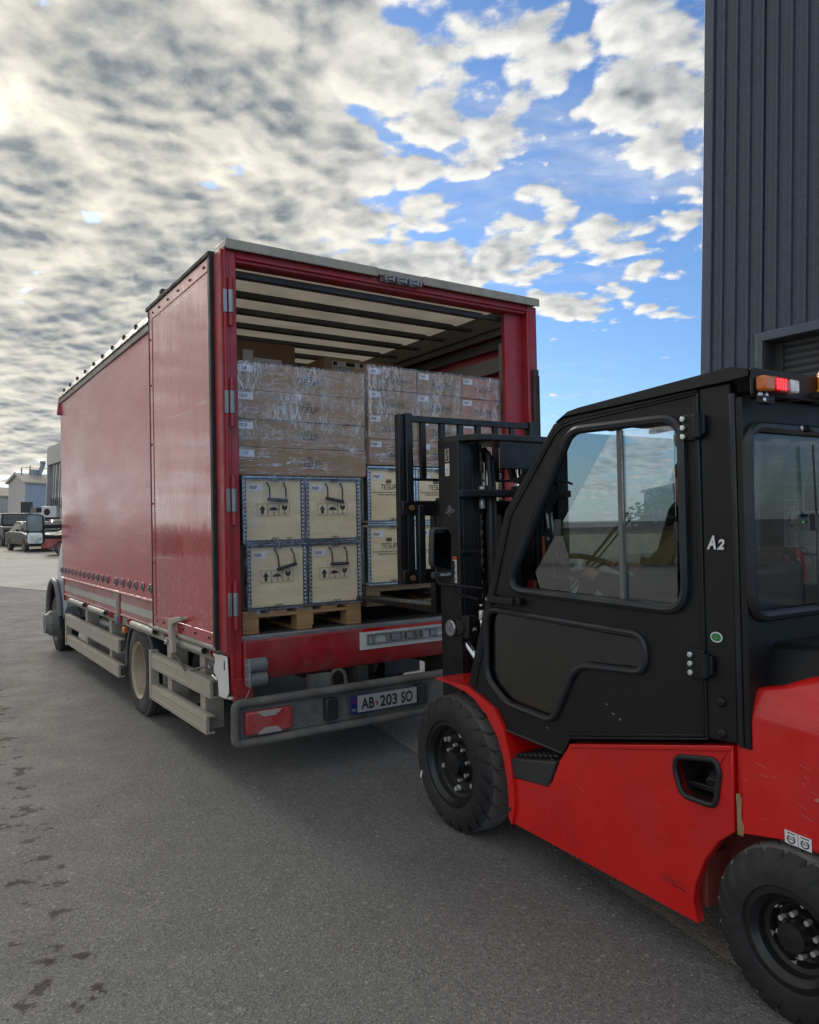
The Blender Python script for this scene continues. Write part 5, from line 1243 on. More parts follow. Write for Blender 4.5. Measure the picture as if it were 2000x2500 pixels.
    d.m(3).line([(.01, -.01), (.032, -.01)], .003); d.line([(.014, .0), (.014, .012), (.028, .012), (.028, .0)], .002)
    d.ob('hook_sticker', ['roof_tan', 'sticker', 'ink', 'faded_ink'], fork)
    bpy_m = d
    d = Dec((U, .41, 1.60), (0, -1, 0), (0, 0, 1)); d.n = Vector((-.0012, 0, 0))
    d.line([(0, .01), (.016, .03), (.028, .03)], .004); d.line([(.004, .01), (.022, .01), (.03, .022)], .004); d.line([(.024, .0), (.028, .04), (.04, .05), (.05, .04)], .004); d.line([(.036, .04), (.036, -.006), (.044, -.008)], .004)
    d.line([(.036, .02), (.044, .02), (.044, .04)], .004); d.line([(.068, .026), (.054, .034), (.05, .022), (.056, .01), (.07, .014)], .004); d.line([(.06, .03), (.084, .024), (.072, .014)], .004)
    d.ob('emblem', 'galvanised', fork)
    d = Dec((U, .352, 1.23), (0, -1, 0), (0, 0, 1)); d.n = Vector((-.0012, 0, 0)); d.rect(0, 0, .038, .125); d.m(1).rect(0, .125, .038, .018); d.n = Vector((-.0022, 0, 0)); d.m(2).poly([(.013, .128), (.025, .128), (.019, .140)]); d.ring(.015, .09, .010, .003, 10).ring(.026, .055, .006, .003, 8).ring(.020, .02, .007, .003, 8); d.line([(.008, .10), (.022, .10)], .003)
    d.ob('warning_sticker', ['sign_white', 'amber_lens', 'ink'], fork)
    # carriage, load backrest and forks
    for z0, z1 in ((1.60, 1.685), (1.215, 1.295)): A('carriage_bar', 'mast_grease', MB().box(.04, 1.07, .60, .645, z0, z1), .004)
    A('carriage_roller', 'mast_grease', MB().box(.26, .32, .46, .60, 1.20, 1.70).box(.88, .94, .46, .60, 1.20, 1.70), .004)
    b = MB()
    bk = None
    b.box(.034, .072, .62, .665, 1.215, 2.178).box(.0725, .118, .60, .655, 1.215, 2.182)
    b.box(.99, 1.034, .60, .655, 1.215, 2.182).box(1.0345, 1.072, .62, .665, 1.215, 2.178)
    b.box(.1185, .9895, .612, .65, 2.135, 2.172).box(.1185, .9895, .62, .64, 1.80, 1.815)
    bk = A('load_backrest', 'mast_black', b, .004)
    for x in (.2, .335, .467, .599, .731, .863): MB().box(x-.016, x+.016, .615, .645, 1.8152, 2.1348).ob('backrest_bar', 'mast_black', bk, .002)
    MB().cyl((.095, .60, 1.645), (.095, .585, 1.645), .016, n=8).cyl((.095, .60, 1.25), (.095, .585, 1.25), .016, n=8).ob('backrest_bolt', 'rust', bk)
    A('carriage_tube', 'mast_black', MB().box(.12, .165, .56, .60, 1.22, 1.66), .006)
    for x in (.28, .78):
        A('fork_tine', 'mast_grease', MB().prism([(.646, 1.68), (.646, 1.03), (1.90, 1.045), (1.90, 1.06), (.70, 1.075), (.69, 1.68)], x, x+.12, 'x'), .004)
    # work lamp with cooling fins
    b = MB().cyl((.60, .12, 1.695), (.60, .01, 1.695), .052, n=20)
    for k in range(8): b.cyl((.60, .105-.013*k, 1.695), (.60, .099-.013*k, 1.695), .062, n=20)
    b.tube([(.51, .03, 1.66), (.51, .03, 1.76), (.53, .02, 1.775), (.70, .0, 1.77), (.74, -.02, 1.75)], .007, 6).box(.59, .61, .0, .1, 1.60, 1.65)
    A('work_lamp', 'black_plastic', b, .002)
    A('lamp_post', 'galvanised', MB().cyl((.60, -.02, 1.25), (.60, .04, 1.62), .008, n=8).cyl((.63, -.02, 1.25), (.63, .04, 1.62), .008, n=8))
    A('reflector', ['black_plastic', 'orange', 'bolt'], MB().prism([(-.04, 1.36), (.02, 1.34), (.02, 1.48), (-.02, 1.52), (-.05, 1.47)], .56, .57, 'x').m(1).bar((.565, .022, 1.34), (.565, .022, 1.475), .012, .02, (0, 1, 0)).m(2).cyl((.56, -.02, 1.46), (.552, -.02, 1.46), .012, n=8), .002)
    # rear-view mirror on bent arms
    mp = rpoly([(-.075, 1.335), (.045, 1.31), (.052, 1.53), (-.065, 1.535)], [.03, .02, .05, .03], 6)
    mo = A('side_mirror', 'black_plastic', MB().prism(mp, .145, .185, 'y'), .008)
    MB().prism(offset_poly(mp, -.008), .1395, .1435, 'y').ob('mirror_glass', 'mirror_glass', mo)
    MB().tube([(-.03, .17, 1.33), (-.028, .17, 1.27), (-.015, .168, 1.247), (.02, .165, 1.238), (.235, .15, 1.208)], .008, 8).tube([(.075, .17, 1.36), (.07, .168, 1.22), (.082, .167, 1.20), (.11, .165, 1.182), (.21, .15, 1.153)], .007, 8).ob('mirror_arm', 'black_plastic', mo)
    d = Dec((-.03, .1445, 1.285), (1, 0, 0), (0, 0, 1)); 
    MB().box(-.06, .05, .15, .18, 1.275, 1.3085).ob('mirror_foot', 'black_plastic', mo, .004)
    text('FOR LIFT', 'sticker', mo, (-.022, .1498, 1.288), (1, 0, 0), (0, 0, 1), .016, .066, bold=.02)
    A('grease_fitting', ['bolt', 'chrome'], MB().cyl((.21, .12, 1.05), (.21, .12, 1.10), .014, n=10).m(1).cyl((.21, .12, 1.01), (.21, .12, 1.05), .009, n=8).cyl((.21, .12, 1.12), (.21, .12, 1.13), .012, n=8))
build_mast()

# ------------------------------------------------------------------ driver
def skin_obj(name, chains, mname, parent, subd=2):
    vs_, es, rs, roots = [], [], [], []
    for ch in chains:
        prev = None
        for k, item in enumerate(ch):
            if isinstance(item, int): prev = item; continue
            p, r = item; vs_.append(p); rs.append(r); i = len(vs_)-1
            if prev is None: roots.append(i)
            else: es.append((prev, i))
            prev = i
    me = bpy.data.meshes.new(name); me.from_pydata(vs_, es, []); me.materials.append(M[mname])
    o = bpy.data.objects.new(name, me); COL.objects.link(o); o.parent = parent
    s = o.modifiers.new('skin', 'SKIN'); s.use_smooth_shade = True
    sv = me.skin_vertices[0].data
    for i, r in enumerate(rs): sv[i].radius = (r, r) if not isinstance(r, tuple) else r; sv[i].use_root = i in roots
    ss = o.modifiers.new('sub', 'SUBSURF'); ss.levels = subd; ss.render_levels = subd
    return o
def build_driver():
    p = thing('person', 'driver in a dark jacket seated in the forklift cab, hand on the wheel knob', 'person', FM @ Vector((.60, -.98, .95)), F_R)
    L = lambda u, v, z: (u-.60, v+.98, z-.95)
    # body: pelvis, spine, neck, head, legs; arms reach forward
    pel, chest, neck, hd = L(.60, -1.0, 1.0), L(.60, -.98, 1.36), L(.60, -.945, 1.53), L(.60, -.90, 1.63)
    body = [[(pel, .13), (L(.60, -1.01, 1.18), .125), (chest, .135), (L(.60, -.96, 1.46), .10), (neck, .055), (hd, .085), (L(.60, -.895, 1.73), .095), (L(.60, -.90, 1.80), .06)],
            [2, (L(.42, -.97, 1.43), .062), (L(.34, -.80, 1.24), .050), (L(.345, -.62, 1.27), .036), (L(.375, -.525, 1.30), .028), (L(.385, -.46, 1.315), .030)],
            [2, (L(.78, -.97, 1.43), .062), (L(.86, -.80, 1.24), .050), (L(.84, -.60, 1.26), .036), (L(.70, -.50, 1.31), .028), (L(.66, -.46, 1.33), .030)],
            [0, (L(.50, -.95, .99), .10), (L(.47, -.62, 1.0), .075), (L(.46, -.52, .72), .05), (L(.46, -.42, .66), .04)],
            [0, (L(.70, -.95, .99), .10), (L(.73, -.62, 1.0), .075), (L(.74, -.52, .72), .05), (L(.74, -.42, .66), .04)]]
    # left hand fingers closed over the knob
    for k in range(4):
        du = -.024+.016*k
        body.append([(L(.385+du*.5, -.47, 1.32+.004*k), .010), (L(.382+du, -.425, 1.322+.003*k), .0095), (L(.370+du, -.395, 1.305), .0085), (L(.366+du, -.385-.003*k, 1.282), .0075)])
    body.append([(L(.405, -.49, 1.305), .011), (L(.425, -.455, 1.30), .010), (L(.42, -.425, 1.287), .008)])
    for k in range(4):
        du = -.024+.016*k
        body.append([(L(.66+du*.5, -.47, 1.335), .010), (L(.66+du, -.425, 1.345), .0095), (L(.655+du, -.40, 1.335), .0085), (L(.652+du, -.395, 1.312), .0075)])
    body.append([(L(.64, -.49, 1.325), .011), (L(.62, -.455, 1.33), .010), (L(.615, -.43, 1.32), .008)])
    bo = skin_obj('body', body, 'skin', p)
    f = MB()
    f.hull([L(.588, -.805, 1.668), L(.612, -.805, 1.668), L(.612, -.83, 1.668), L(.588, -.83, 1.668), L(.594, -.812, 1.725), L(.606, -.812, 1.725), L(.606, -.84, 1.725), L(.594, -.84, 1.725)])
    f.ob('nose', 'skin', p, .004)
    f = MB()
    for du in (-.033, .033): f.lathe([(0, .011), (.004, .008), (.006, 0)], L(.60+du, -.815, 1.725), (0, 1, 0), 10)
    f.ob('eyes', 'ink', p)
    MB().box(*[x for ab in zip(L(.578, -.822, 1.638), L(.622, -.81, 1.646)) for x in ab]).ob('mouth', 'ext_red', p, .002)
    e = MB()
    for s in (-1, 1): e.lathe([(0, .02), (.012, .026), (.016, .012), (.014, 0)], L(.60+s*.088, -.90, 1.70), (s, -.3, 0), 12)
    e.ob('ears', 'skin', p)
    h = MB(); h.grid(lambda s, t: Vector(L(.60, -.912, 1.735))+Vector((.103*sin(2*pi*s)*cos(t*pi/2), .108*cos(2*pi*s)*cos(t*pi/2)-.012*(1-t), .092*sin(t*pi/2)-.02*(1-t)*(cos(2*pi*s) < .2))), 24, 8)
    h.ob('hair', 'hair', p, ang=180)
    jac = [[(L(.60, -1.0, .99), .15), (L(.60, -1.01, 1.18), .148), (L(.60, -.98, 1.36), .158), (L(.60, -.96, 1.465), .10), (L(.60, -.95, 1.515), .068)],
           [2, (L(.42, -.97, 1.43), .080), (L(.34, -.80, 1.24), .066), (L(.345, -.63, 1.265), .055), (L(.37, -.555, 1.292), .046)],
           [2, (L(.78, -.97, 1.43), .080), (L(.86, -.80, 1.24), .066), (L(.84, -.61, 1.258), .055), (L(.73, -.535, 1.30), .046)]]
    skin_obj('jacket', jac, 'jacket', p)
    tr = [[(L(.60, -1.0, .98), .145), (L(.50, -.95, .99), .115), (L(.47, -.62, 1.005), .088), (L(.46, -.53, .76), .064)], [0, (L(.70, -.95, .99), .115), (L(.73, -.62, 1.005), .088), (L(.74, -.53, .76), .064)]]
    skin_obj('trousers', tr, 'trousers', p)
build_driver()

# ------------------------------------------------------------------ right building
def build_hall():
    lean = Matrix.Rotation(rad(2.2), 4, 'Y')
    mw = Matrix.Translation((6.26-.17, 16.2, 0)) @ lean @ Matrix.Rotation(rad(31.5), 4, 'Z')
    hall = thing('metal_hall', 'dark grey ribbed metal hall with a roller door half open', 'building', mw=mw)
    H_ = 14.5; L_ = 13.0
    A = lambda name, mats, b, bev=0, **kw: b.ob(name, mats, hall, bev, **kw)
    v_open0, v_open1, z_open = -1.42, -6.2, 5.03
    pitch = .30; pr = []; v = -.20
    while v > -L_:
        for dv, du in ((0, 0), (.06, 0), (.07, -.008), (.085, -.008), (.095, 0), (.15, 0), (.16, -.008), (.175, -.008), (.185, 0), (.215, 0), (.235, -.045), (.28, -.045), (.30, 0)): pr.append((v-dv, du))
        v -= pitch
    b = MB()
    def strip(pts, z0, z1):
        n = len(pts); b.add([(du, vv, z0) for vv, du in pts]+[(du, vv, z1) for vv, du in pts], [(i, i+1, n+i+1, n+i) for i in range(n-1)])
    strip([q for q in pr if q[0] > v_open0-.001], 0, H_); strip([q for q in pr if v_open0 >= q[0]-.05 and q[0] >= v_open1-.05], z_open+.02, H_); strip([q for q in pr if q[0] < v_open1], 0, H_)
    A('ribbed_cladding', 'cladding', b, ang=20)
    b = MB().box(-.06, .04, -.215, .02, 0, H_+.1)
    A('corner_flashing', 'cladding_trim', b, .02)
    for z in (3.8, 7.3, 10.6): A('flashing_joint', 'jamb', MB().box(-.0625, -.0605, -.21, .015, z, z+.008))
    A('door_trim', 'cladding_trim', MB().box(-.07, .0, v_open0-.0, v_open0+.14, 0, z_open+.17).box(-.072, .0, v_open1, v_open0-.0005, z_open, z_open+.17), .008)
    A('door_jamb', 'jamb', MB().box(.0, .5, v_open0-.02, v_open0+.02, 0, z_open).box(.0, .5, v_open1-.02, v_open1+.02, 0, z_open).box(.30, .36, v_open0-.20, v_open0-.02, 0, z_open).box(.0, .5, v_open1, v_open0, z_open, z_open+.02), .003)
    sm = MB()
    prof = [(.36, 0), (.345, .02), (.34, .06), (.345, .10), (.36, .125), (.372, .13), (.372, .14)]
    n = len(prof)
    sm.add([(u, v_open0-.10, z) for u, z in prof]+[(u, v_open1+.05, z) for u, z in prof], [(i, i+1, n+i+1, n+i) for i in range(n-1)])
    sme = sm.mesh('shutter_slat', 'shutter', 60)
    for k in range(20):
        o = mobj('shutter_slat', sme, hall); o.location = (0, 0, 2.28+.14*k)
    A('shutter_foot', 'cladding_trim', MB().box(.33, .385, v_open1+.05, v_open0-.10, 2.20, 2.278), .004)
    # shell and hall interior
    A('end_wall', 'cladding', MB().box(.04, 10, -.05, -.0, 0, H_)); A('back_wall', 'jamb', MB().box(9.9, 10, -L_, -.05, 0, H_)); A('side_wall', 'jamb', MB().box(.04, 10, -L_, -L_+.1, 0, H_))
    A('roof', 'cladding', MB().box(.0, 10, -L_, .0, H_, H_+.12))
    A('inner_wall', 'jamb', MB().box(1.6, 1.7, -6, -.1, 0, 5.0))
    A('concrete_floor', 'concrete', MB().box(-.10, 1.6, -6.2, -1.45, .0, .215))
    # things by the door
    def h_thing(name, label, cat, u, v, z, rz=0, rx=0, group=None):
        return thing(name, label, cat, group=group, mw=mw @ Matrix.Translation((u, v, z)) @ Matrix.Rotation(rz, 4, 'Z') @ Matrix.Rotation(rx, 4, 'X'))
    sgn = h_thing('sign_board', 'white board of safety notices standing beside the roller door', 'sign', .72, -1.52, 1.0)
    MB().box(.0, .02, -.30, .12, .0, 1.25).ob('panel', 'sign_white', sgn, .003)
    d = Dec((0, .08, 0), (0, -1, 0), (0, 0, 1)); d.n = Vector((-.003, 0, 0))
    d.frame(0.03, .72, .20, .42, .008).ring(.11, 1.02, .05, .012, 14).line([(.075, 1.055), (.145, .985)], .01).line([(.06, .90), (.20, .90)], .02).line([(.06, .85), (.20, .85)], .02).line([(.06, .80), (.18, .80)], .008).line([(.06, .77), (.18, .77)], .008)
    d.frame(0.03, .36, .20, .32, .008); d.m(1).rect(.06, .50, .05, .12).rect(.06, .63, .08, .02); d.m(0).line([(.06, .45), (.20, .45)], .018).line([(.06, .41), (.18, .41)], .018)
    for z in (.20, .05): d.frame(.03, z, .14, .12, .006).disc(.09, z+.07, .022, 10).line([(.05, z+.025), (.14, z+.025)], .008)
    d.ob('notices', ['ink', 'ext_red'], sgn)
    cb = h_thing('charger_cabinet', 'grey steel charger cabinet with green lamps inside the hall door', 'cabinet', .62, -1.80, .216)
    MB().box(0, .5, -.62, 0, 0, 1.50).ob('housing', 'cabinet_grey', cb, .01); MB().box(-.008, -.001, -.30, -.02, 1.38, 1.49).ob('name_band', 'navy', cb)
    MB().box(-.008, -.001, -.34, -.02, .64, .70).ob('name_band', 'navy', cb)
    for i, k in enumerate(('led_green', 'ink', 'led_green')): MB().cyl((-.001, -.07-.075*i, 1.29), (-.012, -.07-.075*i, 1.29), .016, n=10).ob('indicator_lamp', k, cb)
    for v in (-.40, -.50): MB().box(-.008, -.001, v-.022, v+.022, .40, .60).ob('vent_slot', 'ink', cb)
    def ext(label, u, v, z, h, rx):
        e = h_thing('fire_extinguisher', label, 'extinguisher', u, v, z, 0, rx, 'fire extinguishers by the roller door')
        MB().lathe([(0, .0), (0, .065), (h*.80, .065), (h*.9, .045), (h*.94, .022), (h*.97, .02)], (0, 0, 0), (0, 0, 1), 20).ob('cylinder', 'ext_red', e)
        MB().box(-.06, .06, -.012, .012, h*.97, h).bar((-.02, 0, h*.99), (-.1, 0, h*1.06), .014, .02).ob('valve', 'bolt', e, .003)
        MB().tube([(.05, 0, h*.98), (.10, -.1, h*.9), (.10, -.2, h*.6), (.06, -.16, h*.42), (.07, -.07, h*.45)], .010, 6).ob('hose', 'black_plastic', e)
        MB().lathe([(h*.38, .0655), (h*.38, .067), (h*.42, .067), (h*.42, .0655)], (0, 0, 0), (0, 0, 1), 20).ob('band', 'ink', e)
        dd = Dec((-.068, .03, h*.3), (0, -1, 0), (0, 0, 1)); dd.n = Vector((-.001, 0, 0)); dd.rect(0, 0, .06, h*.4); dd.m(1).n = Vector((-.002, 0, 0)); dd.rect(.006, .02, .048, h*.35); dd.ob('label', ['sign_white', 'ink'], e)
    ext('short red fire extinguisher standing upright below the safety notices', .45, -1.66, .216, .60, 0)
    ext('tall red fire extinguisher leaning against the grey cabinet', .42, -2.08, .216, .85, rad(-14))
    ps = h_thing('plywood_pile', 'pile of brown plywood sheets beside the corner of the dark hall', 'sheets', -1.0, -1.55, .0)
    for k in range(9): MB().box(-.4+random.uniform(-.02, .02), .5, -.8, .5+random.uniform(-.06, .04), .20+.055*k, .245+.055*k).ob('sheet', 'brown_ply', ps, .003)
    MB().box(-.4, .5, -.7, -.6, 0, .198).box(-.4, .5, .3, .4, 0, .198).ob('bearer', 'old_pallet_wood', ps)
    tp = h_thing('tarpaulin', 'black tarpaulin heaped on the pile of plywood sheets', 'tarpaulin', -1.0, -1.55, .692)
    b = MB(); b.grid(lambda s, t: (-.42+.94*s, -.82+1.2*t, .02+.25*math.exp(-((t-.62)**2)*12)*(.6+.4*sin(7*s+3*t))+.02*sin(19*s)*sin(17*t)), 20, 24); b.ob('sheet', 'seat_black', tp, ang=180)
    mf = h_thing('mesh_fence', 'low brown wire mesh panel in front of the hall door', 'fence', -1.9, -.9, 0)
    b = MB()
    for k in range(70): b.cyl((0, -.05*k, .02), (0, -.05*k, .80), .004, n=4, caps=False)
    for k in range(9): b.cyl((.004, .0, .06+.09*k), (.004, -3.45, .06+.09*k), .004, n=4, caps=False)
    b.ob('wires', 'brown_ply', mf)['kind'] = 'stuff'
    for v in (0, -1.7, -3.45): MB().box(-.03, .03, v-.03, v+.03, 0, .86).ob('post', 'mast_black', mf, .004)
build_hall()

# ------------------------------------------------------------------ far left background
LEAN = Matrix.Rotation(rad(3.4), 4, 'Y')
def gabled(name, label, x, y, rz, W_, L_, eave, rise, wall, side):
    z0 = gz(x, y)-.3
    mw = Matrix.Translation((x, y, z0)) @ LEAN @ Matrix.Rotation(rz, 4, 'Z')
    h = thing(name, label, 'building', mw=mw, group='gabled sheds on the left')
    e = eave-z0
    MB().prism([(0, 0), (W_, 0), (W_, e), (W_/2, e+rise), (0, e)], 0, .3, 'x').ob('gable_wall', wall, h)
    MB().box(.3, L_, 0, .3, 0, e-.02).box(.3, L_, W_-.3, W_, 0, e-.02).box(L_, L_+.3, 0, W_, 0, e-.02).ob('side_wall', side, h)
    r = MB()
    for s in (0, 1):
        y0, y1 = (-.25, W_/2) if s == 0 else (W_+.25, W_/2)
        r.hull([(-.25, y0, e-.03), (L_+.4, y0, e-.03), (L_+.4, y1, e+rise+.05), (-.25, y1, e+rise+.05), (-.25, y0, e+.12), (L_+.4, y0, e+.12), (L_+.4, y1, e+rise+.2), (-.25, y1, e+rise+.2)])
    rf = r.ob('roof', 'roof_tan', h)
    v = MB()
    for k in range(6): v.box(3+2*k, 3.25+2*k, W_*.42, W_*.42+.25, e+rise*.84+.2, e+rise*.84+.42)
    v.ob('roof_vent', 'jamb', rf)
    MB().hull([(-.30, -.28, e-.05), (-.2, -.28, e-.05), (-.2, W_/2, e+rise+.05), (-.30, W_/2, e+rise+.05), (-.30, -.28, e+.18), (-.2, -.28, e+.18), (-.2, W_/2, e+rise+.28), (-.30, W_/2, e+rise+.28)]).hull([(-.30, W_+.28, e-.05), (-.2, W_+.28, e-.05), (-.2, W_/2+.02, e+rise+.05), (-.30, W_/2+.02, e+rise+.05), (-.30, W_+.28, e+.18), (-.2, W_+.28, e+.18), (-.2, W_/2+.02, e+rise+.28), (-.30, W_/2+.02, e+rise+.28)]).ob('barge_board', 'wall_white', h)
    MB().box(.05, .16, -.10, -.01, 0, e-.1).ob('downpipe', 'wall_blue', h)
    return h, e
def build_left():
    h, e = gabled('gabled_shed', 'pale gabled shed with tan roof behind the parked cars', -40.3, 80, rad(40), 7.3, 16, 6.75, .95, 'wall_white', 'wall_blue')
    a = MB().box(.3, 3.2, 3.5, 3.6, e+.9, e+1.0)
    for x in (.3, 3.1): a.box(x, x+.12, 3.45, 3.6, e+.7, e+1.7)
    a.cyl((1.6, 3.5, e+.9), (1.6, 3.5, e+1.6), .5, n=12).bar((2.1, 3.5, e+1.0), (2.55, 3.5, e+2.4), .4, .4).box(2.2, 2.7, 3.3, 3.7, e+2.25, e+2.6)
    a.cyl((1.2, 3.5, e+1.4), (1.2, 3.5, e+2.0), .06, n=6)
    a.bar((.3, 3.5, e+1.8), (3.3, 3.5, e+1.8), .05, .05)
    a.ob('roof_fan', 'grey_metal', h)
    gabled('gabled_shed', 'second pale gabled shed at the left edge behind the tree', -49.5, 86, rad(40), 7.0, 14, 5.9, .95, 'wall_white', 'wall_white')
    # office block
    x, y = -23.75, 50; z0 = gz(x, y)-.2
    mw = Matrix.Translation((x, y, z0)) @ LEAN @ Matrix.Rotation(rad(-57), 4, 'Z')
    o = thing('office_block', 'grey office block with dark windows beside the red curtain of the lorry', 'building', mw=mw)
    A = lambda n, m_, b, bev=0: b.ob(n, m_, o, bev)
    Ht = 7.05-z0
    A('fascia', 'conc_grey', MB().box(0, 14, -.15, 4, Ht-1.15, Ht)); A('end_pier', 'conc_grey', MB().box(0, .45, -.12, 4, 0, Ht-1.15)); A('wall', 'panel_brown', MB().box(.45, 14, .1, 4, 0, Ht-1.15)); 
    for x0 in (1.2, 3.4, 5.6, 7.8):
        for z_ in (Ht-3.9, Ht-7.4 if Ht-7.4 > 0 else .3):
            w = MB().box(x0+1.0-.95, x0+1.0+.95, .02, .098, max(.3, z_), z_+2.7).ob('window', 'window_dark', o)
            MB().box(x0+.35, x0+.42, -.02, .018, max(.3, z_), z_+2.7).box(x0+1.2, x0+1.27, -.02, .018, max(.3, z_), z_+2.7).ob('mullion', 'wall_white', w)
    A('spandrel', 'conc_grey', MB().box(1.1, 14, -.1, .1, Ht-5.3, Ht-3.95))
    A('canopy', 'jamb', MB().box(-.6, 2.2, -.9, -.2, 2.05, 2.35))
    # things on the ground by the office
    ac = thing('air_conditioner', 'white air conditioner unit with round fan hung on the grey office', 'air conditioner', mw=Matrix.Translation((-20.85, 44.6, 2.42+.0)) @ Matrix.Rotation(rad(-10), 4, 'Z'))
    MB().box(-.46, .5, -.2, .15, -.02, .64).ob('casing', 'car_white', ac, .02); MB().lathe([(0, .2), (.01, .0)], (-.1, -.205, .30), (0, -1, 0), 20).ob('fan', 'ink', ac); MB().box(-.46, .5, -.1, .1, -.12, -.021).ob('bracket', 'jamb', ac)
    bn = thing('dark_cabinet', 'dark box cabinet against the pale blue shed wall', 'cabinet', (-31.4, 63, gz(-31.4, 63)), rad(20)); MB().box(-.42, .42, -.4, .4, 0, 2.75).ob('casing', 'jamb', bn, .03); MB().box(.9, 2.1, -.4, .4, 0, 2.15).ob('side_unit', 'jamb', bn, .03)
    cars()
def car(label, x, y, rz, paint, kind, group='parked cars on the left yard'):
    r = thing('parked_car', label, 'car', (x, y, gz(x, y)), rz, group)
    # x = width, +y = rear ... front faces -y
    if kind == 'van': L_, Wd, prof, cab = 4.9, 1.9, [(-2.45, .35), (-2.45, .85), (-2.2, 1.05), (-1.55, 1.12), (2.4, 1.12), (2.45, .35)], [(-1.55, 1.10), (-.75, 1.85), (2.25, 1.88), (2.42, 1.10)]
    elif kind == 'hatch': L_, Wd, prof, cab = 4.0, 1.72, [(-2.0, .3), (-2.0, .68), (-1.75, .84), (-.85, .95), (1.9, .98), (2.0, .35)], [(-.95, .94), (-.2, 1.46), (1.4, 1.48), (1.95, .96)]
    else: L_, Wd, prof, cab = 4.5, 1.8, [(-2.25, .28), (-2.28, .62), (-2.05, .76), (-1.0, .93), (1.35, .98), (2.2, .92), (2.25, .35)], [(-1.05, .92), (-.25, 1.44), (.75, 1.46), (1.65, .97)]
    hw = Wd/2
    def shell(pf, k0, k1, zlo, zhi, g=.0):
        b = MB(); n = len(pf); wv = lambda z: hw*(k0+(k1-k0)*(z-zlo)/(zhi-zlo))-g
        tri = tessellate_polygon([[Vector((q[0], q[1], 0)) for q in pf]])
        b.add([(-wv(z), v, z) for v, z in pf]+[(wv(z), v, z) for v, z in pf], [tuple(t) for t in tri]+[tuple(i+n for i in reversed(t)) for t in tri]+[(i, (i+1) % n, n+(i+1) % n, n+i) for i in range(n)]); return b
    b1 = shell(prof, .97, 1.0, .3, 1.1); bo = b1.ob('body', paint, r, .06, seg=3)
    zt = cab[1][1]
    cb = shell(cab, .96, .76, cab[0][1], zt); cb.ob('cabin', paint, r, .05, seg=3)
    # glass set just proud of the cabin
    wfn = lambda z: hw*(.96-.20*(z-cab[0][1])/(zt-cab[0][1]))
    def lerp(a, c, t): return (a[0]+(c[0]-a[0])*t, a[1]+(c[1]-a[1])*t)
    for nm, a, c, dy in (('windscreen', cab[0], cab[1], -.02), ('rear_window', cab[3], cab[2], .02)):
        g = MB(); p0, p1 = lerp(a, c, .12), lerp(a, c, .88)
        w0, w1 = wfn(p0[1])-.1, wfn(p1[1])-.1
        g.hull([(-w0, p0[0]+dy, p0[1]+.012), (w0, p0[0]+dy, p0[1]+.012), (w0, p0[0]-dy, p0[1]), (-w0, p0[0]-dy, p0[1]), (-w1, p1[0]+dy, p1[1]+.012), (w1, p1[0]+dy, p1[1]+.012), (w1, p1[0]-dy, p1[1]), (-w1, p1[0]-dy, p1[1])])
        g.ob(nm, 'car_glass', r)
    z0, z1 = cab[0][1]+.07, zt-.09
    for s in (-1, 1):
        g = MB(); f = lambda z: s*(wfn(z)+.006)
        t0, t1 = .16, .80
        vA, vB = lerp(cab[0], cab[1], t0)[0]+.25, lerp(cab[0], cab[1], t1)[0]+.15; vC, vD = lerp(cab[3], cab[2], t0)[0]-.2, lerp(cab[3], cab[2], t1)[0]-.1
        g.hull([(f(z0), vA, z0), (f(z0), vC, z0), (f(z0)-s*.03, vC, z0), (f(z0)-s*.03, vA, z0), (f(z1), vB, z1), (f(z1), vD, z1), (f(z1)-s*.03, vD, z1), (f(z1)-s*.03, vB, z1)])
        g.ob('side_window', 'car_glass', r)
    y0 = prof[1][0]
    for s in (-1, 1):
        MB().hull([(s*hw*.55, y0-.0, .60), (s*hw*.93, y0+.2, .62), (s*hw*.93, y0+.4, .62), (s*hw*.55, y0+.2, .60), (s*hw*.58, y0+.06, .74), (s*hw*.94, y0+.28, .78), (s*hw*.94, y0+.45, .78), (s*hw*.58, y0+.22, .74)]).ob('headlight', 'headlight', r, .02)
        MB().box(s*hw-.0 if s > 0 else -hw-.16, hw+.16 if s > 0 else -hw, cab[0][0]+.25, cab[0][0]+.36, cab[0][1]+.03, cab[0][1]+.16).ob('wing_mirror', 'black_plastic', r, .03)
        for v in (-L_/2+.78, L_/2-.82):
            t = MB().lathe([(-.1, .2), (-.1, .30), (-.07, .325), (.07, .325), (.1, .30), (.1, .2)], (s*(hw-.1), v, .325), (1, 0, 0), 24).ob('wheel', 'tyre', r)
            MB().lathe([(s*.09, .2), (s*.06, .17), (s*.07, .05), (s*.08, 0)], (s*(hw-.1), v, .325), (1, 0, 0), 20).ob('rim', 'hub_grey', t)
    MB().box(-hw*.9, hw*.9, y0-.05, y0+.15, .24, .46).ob('front_bumper', 'car_black' if kind != 'van' else paint, r, .04)
    MB().box(-hw*.35, hw*.35, y0-.015, y0+.06, .56, .66).ob('grille', 'ink', r, .01)
    MB().box(-.25, .25, y0-.062, y0-.052, .34, .44).ob('number_plate', 'plate_white', r)
    MB().box(-hw*.9, hw*.9, L_/2-.1, L_/2+.05, .30, .55).ob('rear_bumper', paint, r, .04)
    return r
